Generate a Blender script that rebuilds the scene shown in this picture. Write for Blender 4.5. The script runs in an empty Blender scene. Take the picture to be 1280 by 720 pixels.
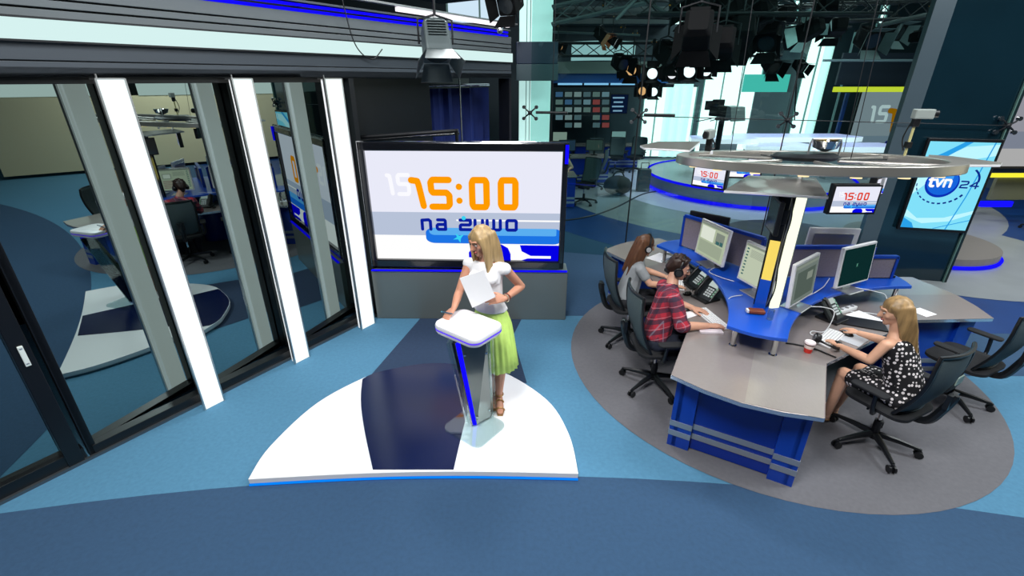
import bpy, bmesh, math, random
from mathutils import Vector, Matrix
random.seed(7)
PI = math.pi
COL = bpy.context.scene.collection
V = Vector

# ------------------------------------------------------------------ materials
def lin(h):
    h = h.lstrip('#'); o = []
    for i in (0, 2, 4):
        c = int(h[i:i+2], 16) / 255
        o.append(c / 12.92 if c <= .04045 else ((c + .055) / 1.055) ** 2.4)
    return (o[0], o[1], o[2], 1)

MATS = {}
def mat(name, hexc, rough=.5, metal=0., noise=0., nscale=8., emit=None, es=0., spec=.5, bump=0., coat=0., stretch=None):
    if name in MATS: return MATS[name]
    m = bpy.data.materials.new(name); m.use_nodes = True
    nt = m.node_tree; b = nt.nodes['Principled BSDF']
    c = lin(hexc)
    b.inputs['Base Color'].default_value = c
    b.inputs['Roughness'].default_value = rough
    b.inputs['Metallic'].default_value = metal
    b.inputs['Specular IOR Level'].default_value = spec
    b.inputs['Coat Weight'].default_value = coat
    if emit:
        b.inputs['Emission Color'].default_value = lin(emit)
        b.inputs['Emission Strength'].default_value = es
    if noise or bump:
        tc = nt.nodes.new('ShaderNodeTexCoord'); mp = nt.nodes.new('ShaderNodeMapping')
        if stretch: mp.inputs['Scale'].default_value = stretch
        nz = nt.nodes.new('ShaderNodeTexNoise'); nz.inputs['Scale'].default_value = nscale
        nz.inputs['Detail'].default_value = 5
        nt.links.new(tc.outputs['Object'], mp.inputs['Vector']); nt.links.new(mp.outputs[0], nz.inputs['Vector'])
        if noise:
            rp = nt.nodes.new('ShaderNodeValToRGB')
            rp.color_ramp.elements[0].position = .3; rp.color_ramp.elements[1].position = .7
            rp.color_ramp.elements[0].color = tuple(x * (1 - noise) for x in c[:3]) + (1,)
            rp.color_ramp.elements[1].color = tuple(min(1, x * (1 + noise)) for x in c[:3]) + (1,)
            nt.links.new(nz.outputs['Fac'], rp.inputs['Fac']); nt.links.new(rp.outputs[0], b.inputs['Base Color'])
        if bump:
            bp = nt.nodes.new('ShaderNodeBump'); bp.inputs['Strength'].default_value = bump
            bp.inputs['Distance'].default_value = .01
            nt.links.new(nz.outputs['Fac'], bp.inputs['Height']); nt.links.new(bp.outputs[0], b.inputs['Normal'])
    MATS[name] = m
    return m

def glow(name, hexc, s=1.):
    if name in MATS: return MATS[name]
    m = bpy.data.materials.new(name); m.use_nodes = True; nt = m.node_tree
    nt.nodes.clear(); o = nt.nodes.new('ShaderNodeOutputMaterial'); e = nt.nodes.new('ShaderNodeEmission')
    e.inputs[0].default_value = lin(hexc); e.inputs[1].default_value = s
    nt.links.new(e.outputs[0], o.inputs[0]); MATS[name] = m
    return m

def glassm(name, tint, fac, refl='#ffffff', rough=0.):
    if name in MATS: return MATS[name]
    m = bpy.data.materials.new(name); m.use_nodes = True; nt = m.node_tree
    nt.nodes.clear(); o = nt.nodes.new('ShaderNodeOutputMaterial')
    t = nt.nodes.new('ShaderNodeBsdfTransparent'); t.inputs[0].default_value = lin(tint)
    g = nt.nodes.new('ShaderNodeBsdfGlossy'); g.inputs[0].default_value = lin(refl); g.inputs['Roughness'].default_value = rough
    mx = nt.nodes.new('ShaderNodeMixShader'); mx.inputs[0].default_value = fac
    nt.links.new(t.outputs[0], mx.inputs[1]); nt.links.new(g.outputs[0], mx.inputs[2]); nt.links.new(mx.outputs[0], o.inputs[0])
    MATS[name] = m
    return m

# ------------------------------------------------------------------ mesh builder
class MB:
    def __init__(s, M=None):
        s.bm = bmesh.new(); s.mats = []; s.M = M or Matrix.Identity(4)
    def mi(s, m):
        if m not in s.mats: s.mats.append(m)
        return s.mats.index(m)
    def face(s, vs, m):
        try: f = s.bm.faces.new(vs)
        except ValueError: return
        f.material_index = s.mi(m); return f
    def v(s, p): return s.bm.verts.new(s.M @ V(p))
    def box(s, c, d, m, rz=0, R=None):
        R = R or Matrix.Rotation(rz, 3, 'Z')
        vs = [s.v(V(c) + R @ V((x*d[0]/2, y*d[1]/2, z*d[2]/2))) for x in (-1, 1) for y in (-1, 1) for z in (-1, 1)]
        for q in ((0,1,3,2), (4,6,7,5), (0,4,5,1), (2,3,7,6), (0,2,6,4), (1,5,7,3)): s.face([vs[i] for i in q], m)
    def cyl(s, p0, p1, r0, m, r1=None, n=14, caps=True):
        r1 = r0 if r1 is None else r1
        p0, p1 = V(p0), V(p1); a = (p1 - p0).normalized()
        u = a.orthogonal().normalized(); w = a.cross(u)
        A = []; B = []
        for i in range(n):
            t = 2*PI*i/n; d = u*math.cos(t) + w*math.sin(t)
            A.append(s.v(p0 + d*r0)); B.append(s.v(p1 + d*r1))
        for i in range(n):
            j = (i+1) % n; s.face([A[i], A[j], B[j], B[i]], m)
        if caps: s.face(A[::-1], m); s.face(B, m)
    def tube(s, pts, r, m, n=8, closed=False):
        P = [V(p) for p in pts]; rings = []; N = len(P); u = None
        for i, q in enumerate(P):
            if closed: t = P[(i+1) % N] - P[i-1]
            else: t = P[min(i+1, N-1)] - P[max(i-1, 0)]
            t = t.normalized()
            if u is None: u = t.orthogonal().normalized()
            u = (u - t*u.dot(t)).normalized(); w = t.cross(u)
            rr = r[i] if isinstance(r, (list, tuple)) else r
            rings.append([s.v(q + (u*math.cos(2*PI*k/n) + w*math.sin(2*PI*k/n))*rr) for k in range(n)])
        for i in range(N if closed else N-1):
            a = rings[i]; b = rings[(i+1) % N]
            for k in range(n): s.face([a[k], a[(k+1) % n], b[(k+1) % n], b[k]], m)
        if not closed: s.face(rings[0][::-1], m); s.face(rings[-1], m)
    def prism(s, pts, z0, z1, m, mtop=None, mside=None):
        A = [s.v((p[0], p[1], z0)) for p in pts]; B = [s.v((p[0], p[1], z1)) for p in pts]
        s.face(A[::-1], m); s.face(B, mtop or m)
        for i in range(len(pts)):
            j = (i+1) % len(pts); s.face([A[i], A[j], B[j], B[i]], mside or m)
    def poly(s, pts, m): s.face([s.v(p) for p in pts], m)
    def lathe(s, prof, c, m, n=24):
        rings = []
        for r, z in prof:
            rings.append([s.v((c[0]+r*math.cos(2*PI*k/n), c[1]+r*math.sin(2*PI*k/n), c[2]+z)) for k in range(n)])
        for a, b in zip(rings, rings[1:]):
            for k in range(n): s.face([a[k], a[(k+1) % n], b[(k+1) % n], b[k]], m)
        if prof[0][0] > 1e-4: s.face(rings[0][::-1], m)
        if prof[-1][0] > 1e-4: s.face(rings[-1], m)
    def ball(s, c, r, m, sc=(1, 1, 1), n=14):
        k = n // 2; rings = []
        for i in range(k+1):
            ph = -PI/2 + PI*i/k
            rings.append((math.cos(ph)*r, math.sin(ph)*r))
        top = None; R = []
        for i, (rr, zz) in enumerate(rings):
            if i in (0, k): R.append([s.v((c[0], c[1], c[2]+zz*sc[2]))])
            else: R.append([s.v((c[0]+rr*sc[0]*math.cos(2*PI*j/n), c[1]+rr*sc[1]*math.sin(2*PI*j/n), c[2]+zz*sc[2])) for j in range(n)])
        for i in range(k):
            a, b = R[i], R[i+1]
            for j in range(n):
                j2 = (j+1) % n
                if len(a) == 1: s.face([a[0], b[j2], b[j]], m)
                elif len(b) == 1: s.face([a[j], a[j2], b[0]], m)
                else: s.face([a[j], a[j2], b[j2], b[j]], m)
    def loft(s, rings, m, caps=True):
        R = [[s.v(p) for p in r] for r in rings]; n = len(R[0])
        for a, b in zip(R, R[1:]):
            for k in range(n): s.face([a[k], a[(k+1) % n], b[(k+1) % n], b[k]], m)
        if caps: s.face(R[0][::-1], m); s.face(R[-1], m)
    def make(s, name, parent=None, smooth=False, bevel=0., seg=2, sub=0, weld=True):
        bmesh.ops.recalc_face_normals(s.bm, faces=s.bm.faces)
        me = bpy.data.meshes.new(name); s.bm.to_mesh(me); s.bm.free()
        for m in s.mats: me.materials.append(m)
        if smooth:
            for p in me.polygons: p.use_smooth = True
            try: me.set_sharp_from_angle(angle=math.radians(40))
            except Exception: pass
        o = bpy.data.objects.new(name, me); COL.objects.link(o)
        if parent: o.parent = parent
        if bevel:
            b = o.modifiers.new('bevel', 'BEVEL'); b.width = bevel; b.segments = seg; b.limit_method = 'ANGLE'
        if sub:
            b = o.modifiers.new('sub', 'SUBSURF'); b.levels = b.render_levels = sub
        return o

def tag(o, label, cat, group=None):
    o['label'] = label; o['category'] = cat
    if group: o['group'] = group
    return o
def thing(name, label, cat, loc=(0, 0, 0), rz=0, group=None):
    o = bpy.data.objects.new(name, None); COL.objects.link(o)
    o.location = loc; o.rotation_euler = (0, 0, rz); o.empty_display_size = .1
    return tag(o, label, cat, group)
def structure(o): o['kind'] = 'structure'; return o
def dup(root, loc, rz, label, group=None, scale=None):
    r = root.copy(); COL.objects.link(r); r.location = loc; r.rotation_euler = (0, 0, rz); r['label'] = label
    if scale: r.scale = (scale,)*3
    if group: r['group'] = group
    elif 'group' in r: del r['group']
    for ch in list(root.children):
        c = ch.copy(); COL.objects.link(c); c.parent = r
        for g in list(ch.children):
            d = g.copy(); COL.objects.link(d); d.parent = c
    return r
def local(o_list, root):
    pass
def rrect(w, h, r, n=6, cx=0, cy=0):
    pts = []
    for sx, sy, a0 in ((1, 1, 0), (-1, 1, PI/2), (-1, -1, PI), (1, -1, 1.5*PI)):
        for i in range(n+1):
            a = a0 + PI/2*i/n
            pts.append((cx + sx*(w/2-r) + r*math.cos(a), cy + sy*(h/2-r) + r*math.sin(a)))
    return pts
def spline(P, k=6, closed=False):
    P = [V(p) for p in P]; out = []; N = len(P)
    rng = range(N if closed else N-1)
    for i in rng:
        p0 = P[(i-1) % N] if closed or i else P[0]; p1 = P[i]; p2 = P[(i+1) % N]
        p3 = P[(i+2) % N] if closed or i+2 < N else P[-1]
        for j in range(k):
            t = j/k
            out.append(.5*((2*p1) + (p2-p0)*t + (2*p0-5*p1+4*p2-p3)*t*t + (3*p1-p0-3*p2+p3)*t**3))
    if not closed: out.append(P[-1])
    return out

# ------------------------------------------------------------------ camera (measured from the photograph's vanishing points)
F = 584.; PIT = math.atan(262/584.); H = 2.8
cam = bpy.data.cameras.new('camera'); co = bpy.data.objects.new('camera', cam); COL.objects.link(co)
cam.sensor_width = 36; cam.lens = F/1280*36; cam.clip_end = 200; cam.clip_start = .05
co.location = (0, 0, H); co.rotation_euler = (PI/2 - PIT, 0, 0)
bpy.context.scene.camera = co
def ray(u, v):
    x = u-640; dy = v-360
    return V((x, F*math.cos(PIT)-dy*math.sin(PIT), -(F*math.sin(PIT)+dy*math.cos(PIT))))
def at(u, v, z=0.):           # point of the place at height z seen at a measured pixel
    r = ray(u, v); return V((0, 0, H)) + r*((z-H)/r.z)
def atY(u, v, Y):             # point on the vertical plane at distance Y
    r = ray(u, v); return V((0, 0, H)) + r*(Y/r.y)

# ------------------------------------------------------------------ shared materials
BLACK = mat('black_plastic', '#101114', .4)
DARK = mat('dark_metal', '#1b1e22', .45, .3)
STEEL = mat('brushed_steel', '#b9bcc0', .25, 1., noise=.06, nscale=40)
CHROME = mat('chrome', '#d8dadc', .12, 1.)
WHITEP = mat('white_plastic', '#e6e6e8', .35)
ALU = mat('aluminium', '#c9cbcc', .3, .9)
BLUE_LED = glow('blue_led', '#1008ff', 1.3)
# ------------------------------------------------------------------ on-screen graphics (flat pictures on real screens)
G_ORANGE = glow('screen_orange', '#ff9c00', 1.); G_RED = glow('screen_red', '#e0402c', 1.)
G_NAVY = glow('screen_navy', '#0a1f9c', 1.); G_BLUE = glow('screen_blue', '#0400e6', 1.)
G_BAND = glow('screen_grey_band', '#b7c2d8', 1.); G_SWOOSH = glow('screen_swoosh', '#1c74e4', 1.)
G_CYAN = glow('screen_cyan', '#38d2f2', 1.); G_LIGHT = glow('screen_light', '#e9eaf8', 1.); G_WHITE = glow('screen_white', '#ffffff', 1.)
G_FAINT = glow('screen_faint_white', '#fafaff', 1.); G_LBLUE = glow('screen_light_blue', '#5aaef0', 1.)

def stroke(mb, pts, w, m, X, Z, y):
    """flat ribbon with round joints; pts in picture units, X/Z map to metres"""
    P = [V((X(a), 0, Z(b))) for a, b in pts]
    for a, b in zip(P, P[1:]):
        d = (b-a)
        if d.length < 1e-6: continue
        d.normalize(); n = V((-d.z, 0, d.x))*w/2
        mb.poly([V((q.x, y, q.z)) for q in (a-n, b-n, b+n, a+n)], m)
    for q in P:
        mb.poly([V((q.x+w/2*math.cos(2*PI*k/10), y, q.z+w/2*math.sin(2*PI*k/10))) for k in range(10)], m)

GL = {'1': [[(.0, .98), (.42, .95), (.5, .8), (.75, .02)]],
      '5': [[(1, 1), (.12, 1), (.0, .9), (.02, .6), (.1, .53), (.85, .53), (1, .42), (1, .1), (.88, 0), (.02, 0)]],
      '0': [[(.1, 0), (.9, 0), (1, .1), (1, .9), (.9, 1), (.1, 1), (0, .9), (0, .1), (.1, 0)]],
      '9': [[(1, .5), (.1, .5), (0, .6), (0, .9), (.1, 1), (.9, 1), (1, .9), (1, .1), (.9, 0), (.05, 0)]],
      'n': [[(0, 0), (0, .95), (.8, 1), (1, .85), (1, 0)]],
      'a': [[(.1, 1), (.9, 1), (1, .9), (1, 0), (.12, 0), (0, .15), (0, .4), (.12, .52), (1, .52)]],
      'z': [[(0, 1), (1, 1), (1, .6), (.9, .5), (.1, .5), (0, .4), (0, 0), (1, 0)]],
      'y': [[(0, 1), (0, .15), (.1, 0), (.9, 0)], [(1, 1), (1, -.25), (.9, -.4), (.3, -.4)]],
      'w': [[(0, 1), (0, .1), (.1, 0), (.9, 0), (1, .1), (1, 1)], [(.5, 0), (.5, 1)]],
      'o': [[(.1, 0), (.9, 0), (1, .1), (1, .9), (.9, 1), (.1, 1), (0, .9), (0, .1), (.1, 0)]]}
def glyph(mb, ch, x0, x1, z0, z1, w, m, X, Z, y):
    for pl in GL[ch]:
        stroke(mb, [(x0+(x1-x0)*a, z0+(z1-z0)*b) for a, b in pl], w, m, X, Z, y)

def clock_picture(mb, w, h, digits=None, cx=0, cz=0, y=0., full=True):
    """the 15:00 / na zywo title picture, w x h metres, facing local -Y, on plane y"""
    digits = digits or G_ORANGE
    X = lambda u: cx + (u-.5)*w
    Z = lambda v: cz + (v-.5)*h
    def rect(u0, v0, u1, v1, m, e):
        mb.poly([(X(u0), y-e, Z(v0)), (X(u1), y-e, Z(v0)), (X(u1), y-e, Z(v1)), (X(u0), y-e, Z(v1))], m)
    e = .0008
    rect(0, 0, 1, 1, G_LIGHT, 0)
    rect(0, .0, 1, .235, G_WHITE, e)
    rect(0, .235, 1, .455, G_BAND, e)
    rect(.45, .375, 1, .39, G_WHITE, 2*e)
    # swoosh
    sw = rrect(.74, .15, .05, cx=.65, cy=.235)
    sw = [(min(a, 1.), b) for a, b in sw]
    mb.poly([(X(a), y-2.5*e, Z(b)) for a, b in sw], G_SWOOSH)
    sw = rrect(.70, .07, .03, cx=.65, cy=.275)
    sw = [(min(a, .985), b) for a, b in sw]
    mb.poly([(X(a), y-3*e, Z(b)) for a, b in sw], G_LBLUE)
    mb.poly([(X(.46+.035*math.cos(t*.7)*(1 if t % 2 else .35)), y-3.5*e, Z(.215+.05*math.sin(t*.7)*(1 if t % 2 else .35))) for t in range(9)], G_CYAN)
    # navy shapes at the bottom
    mb.poly([(X(a), y-2.5*e, Z(b)) for a, b in [(.51, 0), (.51, .07), (.53, .12), (.57, .155), (.69, .155), (.725, .12), (.74, .06), (.74, 0)]], G_BLUE)
    mb.poly([(X(a), y-2.5*e, Z(b)) for a, b in [(.79, .15), (1, .15), (1, 0), (.8, 0), (.86, .035), (.8, .09)]], G_BLUE)
    rect(.8, .02, .96, .045, G_WHITE, 4*e)
    sd = .047*w
    z0, z1 = .508, .75
    for ch, a, b in (('1', .225, .30), ('5', .325, .42), ('0', .54, .615), ('0', .69, .765)):
        glyph(mb, ch, a, b, z0, z1, sd*.72, digits, X, Z, y-6*e)
    for zz in (.565, .69):
        q = (X(.472), Z(zz)); mb.poly([(q[0]+sd*.36*math.cos(2*PI*k/14), y-6*e, q[1]+sd*.36*math.sin(2*PI*k/14)) for k in range(14)], digits)
    if full:
        for ch, a, b in (('1', .1, .13), ('5', .155, .21)):
            glyph(mb, ch, a, b, .62, .79, sd*.45, G_FAINT, X, Z, y-1.5*e)
    for ch, a, b in (('n', .265, .31), ('a', .345, .39), ('z', .47, .525), ('y', .55, .59), ('w', .615, .685), ('o', .72, .77)):
        glyph(mb, ch, a, b, .295, .385, sd*.37, G_NAVY, X, Z, y-6*e)
    q = (X(.49), Z(.405)); mb.poly([(q[0]+sd*.25*math.cos(2*PI*k/12), y-7*e, q[1]+sd*.25*math.sin(2*PI*k/12)) for k in range(12)], G_CYAN)

def display(name, label, loc, rz, w, h, depth=.06, tilt=0, digits=None, group=None, bez=.02, cat='monitor'):
    t = thing(name, label, cat, loc, rz, group)
    t.rotation_euler = (tilt, 0, rz)
    b = MB(); b.box((0, depth/2, 0), (w+2*bez, depth, h+2*bez), BLACK); b.make('bezel', t, bevel=.006)
    b = MB(); clock_picture(b, w, h, digits, y=-.003); b.make('screen', t)
    return t

# ------------------------------------------------------------------ floor
C0, C1, C2, C3 = (mat('carpet_light_blue', '#4c809f', .95, noise=.07, nscale=30, bump=.25), mat('carpet_mid_blue', '#2d4c6b', .95, noise=.08, nscale=30, bump=.25),
                  mat('carpet_navy', '#263a55', .95, noise=.08, nscale=30, bump=.25), mat('carpet_grey', '#66666b', .95, noise=.06, nscale=30, bump=.25))
C4 = mat('far_floor_grey', '#8b9296', .35, noise=.08, nscale=2); C5 = mat('far_floor_blue', '#103c78', .4, noise=.1, nscale=2)
C6 = mat('far_floor_pale', '#c9c6e0', .3); C7 = mat('far_floor_dark', '#3c3a38', .4)
def circ(cx, cy, r, n=72, a0=0, a1=2*PI): return [(cx+r*math.cos(a0+(a1-a0)*k/n), cy+r*math.sin(a0+(a1-a0)*k/n)) for k in range(n)]
mb = MB()
def flat(pts, z, m): mb.poly([(p[0], p[1], z) for p in pts], m)
flat([(-9, -5), (18, -5), (18, 24), (-9, 24)], 0, C0)
flat([(-9, 5.36), (4.0, 5.36), (4.4, 4.02), (18, 4.02), (18, 24), (-9, 24)], .001, C1)
SC = (6.5, 13.2)
flat(circ(*SC, 6.85), .002, C5)
flat(circ(*SC, 5.4), .003, C4)
flat(circ(*SC, 3.7), .004, C6)
flat([(5.0, 4.9), (18, 4.9), (18, 12), (9.4, 11)], .0015, C5)
flat(circ(7.3, 8.1, 2.35), .005, C4)
flat(circ(5.4, 8.6, 1.25), .0052, C7)
# dark arc in front of the stage
arc = [(x, -15.3 + math.sqrt(18**2-(x+.1)**2)) for x in [-9+18*k/40 for k in range(41)]]
flat(arc[::-1] + [(-9, -5), (9, -5)], .002, C1)
# strip leading from the screen to the stage
flat([(-1.49, 3.9), (.15, 3.9), (.01, 4.84), (.13, 5.3), (-1.16, 5.34)], .003, C2)
flat(circ(2.68, 4.36, 2.02), .004, C3)
structure(mb.make('floor'))

# ------------------------------------------------------------------ left wall frame: x along the wall, -y into the room
P0 = V((-3.66, 2.4, 0)); D = V((1.885, 2.84, 0)).normalized()
WM = Matrix(((D.x, -D.y, 0, P0.x), (D.y, D.x, 0, P0.y), (0, 0, 1, 0), (0, 0, 0, 1)))
WRZ = math.atan2(D.y, D.x)
SOF = mat('soffit_panel', '#565e62', .5, noise=.05, nscale=3); SOFD = mat('soffit_dark_panel', '#3a424a', .5)
BLK = mat('black_wall_panel', '#0c0f15', .35, noise=.1, nscale=3)
BAND = glow('lit_band', '#d6f2f0', 1.)
mb = MB(WM)
SEND = 6.6
mb.box((2.6, .7, 3.92), (8.0, 1.3, .08), SOFD)                       # top of the soffit
mb.box((2.3, .7, 2.84), (8.6, 1.4, .06), SOFD)                      # underside
mb.box((2.3, .03, 2.855), (8.6, .06, .09), SOFD)
mb.box((2.3, .035, 2.965), (8.6, .06, .115), SOFD)
for z0, z1 in ((3.145, 3.2), (3.212, 3.255), (3.267, 3.36)):
    mb.box((2.3, .03, (z0+z1)/2), (8.6, .06, z1-z0), SOF)
mb.box((2.3, .09, 3.14), (8.6, .04, .6), BLK)
mb.box((2.3, .05, 3.45), (8.6, .08, .02), SOF)
structure(mb.make('wall_left', bevel=.003))
mb = MB(WM)                                                          # dark recess beyond the third column
mb.box((4.3, .34, 1.4), (1.55, .08, 2.8), BLK)
mb.box((3.56, .17, 1.4), (.06, .34, 2.8), BLK)
mb.box((3.75, .29, 1.4), (.02, .04, 2.8), mat('dark_trim', '#2a2e34', .3))
mb.box((6.57, .1, 1.4), (.06, .2, 2.8), BLK)
mb.box((5.7, 1.5, 1.4), (3.4, .06, 2.8), BLK)
structure(mb.make('wall_recess'))
mb = MB(WM); mb.box((2.3, 3.6, 1.8), (9, .1, 3.6), mat('outer_dark_wall', '#0b1216', .8)); structure(mb.make('wall_outer'))

t = thing('light_band', 'long pale glowing band running along the dark soffit above the windows', 'light', WM @ V((0, 0, 3.083)), WRZ)
b = MB(); b.box((2.3, .0, 0), (8.6, .05, .118), BAND); b.make('diffuser', t)
b = MB(); b.box((2.3, .0, .066), (8.6, .06, .012), DARK); b.box((2.3, 0, -.066), (8.6, .06, .012), DARK); b.make('frame', t)
for i, (z, lab) in enumerate(((3.372, 'lower of the two long blue light tubes along the soffit top'), (3.415, 'upper of the two long blue light tubes along the soffit top'))):
    t = thing('blue_light_tube', lab, 'light', WM @ V((0, .0, z)), WRZ, 'blue light tubes')
    b = MB(); b.cyl((.6, 0, 0), (6.5, 0, 0), .013, BLUE_LED, n=10); b.make('tube', t)
    for k in range(8):
        b = MB(); b.box((.7+k*.8, .02, 0), (.03, .03, .03), DARK); b.make('bracket', t)
t = thing('upper_light_strip', 'bright white strip light above the blue tubes near the back lamp', 'light', WM @ V((0, .0, 3.5)), WRZ)
b = MB(); b.box((5.4, -.01, 0), (2.2, .05, .04), glow('strip_white', '#fff6ff', 1.4)); b.make('diffuser', t)
b = MB(); b.box((4.2, -.01, .035), (5, .07, .02), ALU); b.make('housing', t)

# windows between the columns
WG = glassm('dark_mirror_glass', '#0b2a33', .44, '#d2e6e4')
TURN = math.radians(6.5)
FRM = mat('black_window_frame', '#0a0c10', .35)
def window(n, s0, s1):
    t = bpy.data.objects.new('window_%d' % n, None); COL.objects.link(t); structure(t)
    t.location = WM @ V((s0, .1, 0)); t.rotation_euler = (0, 0, WRZ); L = s1-s0
    Lp = L/math.cos(TURN)
    b = MB(Matrix.Translation((.0, .03, 0)) @ Matrix.Rotation(TURN, 4, 'Z')); b.box((Lp/2, 0, 1.45), (Lp-.02, .012, 2.72), WG); b.make('pane', t)
    b = MB(); b.box((L-.0, .08, 1.4), (.03, .14, 2.8), FRM); b.box((L/2, .08, .01), (L, .14, .02), FRM); b.box((L/2, .08, 2.79), (L, .14, .02), FRM); b.make('jamb', t)
    b = MB(); b.box((L/2, 0, .05), (L, .1, .1), FRM); b.box((L/2, 0, 2.79), (L, .08, .05), FRM)
    b.box((0, 0, 1.4), (.05, .08, 2.8), FRM)
    b.make('window_frame', t, bevel=.004)
window(1, .58, 1.5); window(2, 1.5, 2.4); window(3, 2.4, 3.52)
d = bpy.data.objects.new('door_1', None); COL.objects.link(d); structure(d); d.location = WM @ V((-1.2, .1, 0)); d.rotation_euler = (0, 0, WRZ)
b = MB(); b.box((.86, .02, 1.45), (1.66, .012, 2.7), WG); b.make('pane', d)
b = MB(); b.box((.86, 0, .06), (1.74, .09, .12), FRM); b.box((.86, 0, 2.77), (1.74, .08, .06), FRM); b.box((1.66, -.01, 1.4), (.1, .11, 2.8), FRM); b.box((1.775, 0, 1.4), (.05, .08, 2.8), FRM); b.box((.0, 0, 1.4), (.1, .1, 2.8), FRM)
b.make('door_frame', d, bevel=.004)
b = MB(); b.box((1.66, -.075, 1.02), (.03, .018, .16), mat('pale_handle', '#dfe9e4', .3)); b.box((1.66, -.06, .96), (.02, .05, .015), ALU); b.box((1.66, -.06, 1.08), (.02, .05, .015), ALU)
b.make('door_handle', d, bevel=.004)
mb = MB(WM); mb.box((1.0, .04, .012), (5.1, .03, .024), mat('sill_metal', '#6d7479', .3, .8)); structure(mb.make('trim_1'))

# lit columns
LC = glow('column_light', '#f4ffff', 1.12)
LCS = mat('column_side', '#e6e8f2', .25, emit='#eef0ea', es=.62)
labs = ('nearest of the three tall white glowing columns along the window wall', 'middle of the three tall white glowing columns along the window wall', 'farthest of the three tall white glowing columns, next to the big screen')
for s, lab, w in zip((1.44, 2.36, 3.27), labs, (.17, .17, .2)):
    t = thing('light_column', lab, 'column', WM @ V((s, 0, 0)), WRZ, 'glowing columns')
    b = MB(); b.box((0, -.05, 1.4), (w-.02, .07, 2.79), LCS)
    b.make('body', t, bevel=.006)
    b = MB(); b.box((0, -.091, 1.4), (w-.012, .012, 2.785), LC); b.make('diffuser', t)
    b = MB()
    for x in (-w/2, w/2): b.box((x, -.085, 1.4), (.012, .03, 2.8), ALU)
    b.box((0, -.04, 2.797), (w, .11, .012), ALU); b.cyl((-w/2+.02, -.06, 2.8), (-w/2+.02, -.06, 2.83), .006, ALU)
    b.make('edge_profile', t)

# things in the recess: blue curtain, steel poles
CUR = mat('blue_curtain', '#0a2468', .8, noise=.2, nscale=3)
t = thing('blue_curtain', 'dark blue curtain hanging in the black recess behind the big screen', 'curtain', WM @ V((4.75, .8, 0)), WRZ)
b = MB(); n = 60; pr = [(2.3*k/n, .05*math.sin(k*.9)+.02*math.sin(k*2.3)) for k in range(n+1)]
b.prism(pr + [(x, y+.02) for x, y in pr[::-1]], .05, 2.66, CUR); b.make('cloth', t, smooth=True)
b = MB(); b.cyl((-.05, 0, 2.7), (2.35, 0, 2.7), .02, STEEL); b.make('rail', t)
for k, (s, r, lab) in enumerate(((4.72, .012, 'thin grey upright pole at the left of the recess'), (4.86, .014, 'second thin upright pole in the recess, beside the thin grey one'), (5.2, .03, 'thick pale upright pole with clamps in front of the blue curtain'), (5.95, .012, 'thin upright pole before the right part of the blue curtain'))):
    t = thing('upright_pole', lab, 'pole', WM @ V((s, .5, 0)), WRZ)
    b = MB(); b.cyl((0, 0, 0), (0, 0, 2.79), r, STEEL); b.make('pole', t, smooth=True)
    if r > .02:
        for z in (2.0, 2.25, 2.5): b = MB(); b.box((0, -.04, z), (.05, .05, .09), DARK); b.make('clamp', t, bevel=.004)
t = thing('steel_rail', 'dark horizontal steel double rail running behind the top of the big screen', 'rail', (-1.05, 5.75, 2.2))
b = MB()
b.cyl((-.85, 0, -.04), (.42, .0, .04), .022, DARK); b.cyl((-.85, .1, -.09), (.42, .1, .0), .016, STEEL); b.cyl((.4, 0, -.5), (.4, 0, .06), .02, DARK)
b.make('bar', t, smooth=True)

# ------------------------------------------------------------------ stage
stp = [at(*q, .07) for q in [(310, 599), (338, 557), (397, 503), (459, 470), (490, 461), (535, 454), (580, 456), (629, 465), (683, 499), (711, 542), (723, 592)]]
outer = [(p.x, p.y) for p in spline(stp, 6)]
fr = [(stp[-1].x + (stp[0].x-stp[-1].x)*k/24, stp[-1].y + (stp[0].y-stp[-1].y)*k/24 + .045*math.sin(PI*k/24)) for k in range(1, 24)]
stage_out = outer + fr
STW = mat('stage_white_gloss', '#f4f5f7', .22, spec=.5)
st = thing('stage_platform', 'low white half-round platform with a dark blue glossy wedge under the presenter', 'stage', (-.75, 3.1, 0))
o = V((-.75, 3.1))
sub = lambda pts: [(p[0]-o.x, p[1]-o.y) for p in pts]
b = MB(); b.prism(sub(stage_out), .022, .07, STW); b.make('deck', st, bevel=.004)
b = MB(); inn = [(x*.985, y*.985) for x, y in sub(stage_out)]; b.prism(inn, 0.004, .022, mat('stage_plinth', '#8fa0b4', .5)); b.make('plinth', st)
led = glow('stage_led', '#0a86ff', 1.0)
b = MB(); q = sub([outer[-1]] + fr + [outer[0]]); b.tube([(x, y-.002, .014) for x, y in q], .009, led, n=6); b.make('edge_light', st)
wl = [at(*q, .0715) for q in [(453, 474), (451, 500), (455, 535), (466, 587)]]
wr = [at(*q, .0715) for q in [(567, 587), (582, 524), (596, 480), (602, 459)]]
arcp = [p for p in spline(stp, 6) if wl[0].x < p.x < wr[-1].x]
wedge = [(p.x, p.y) for p in spline(wl, 5)] + [(p.x, p.y) for p in spline(wr, 5)] + [(p.x, p.y-.006) for p in reversed(arcp)]
b = MB(); b.prism(sub(wedge), .07, .0725, mat('navy_gloss', '#03133f', .2, spec=.55)); b.make('dark_inlay', st)

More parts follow.
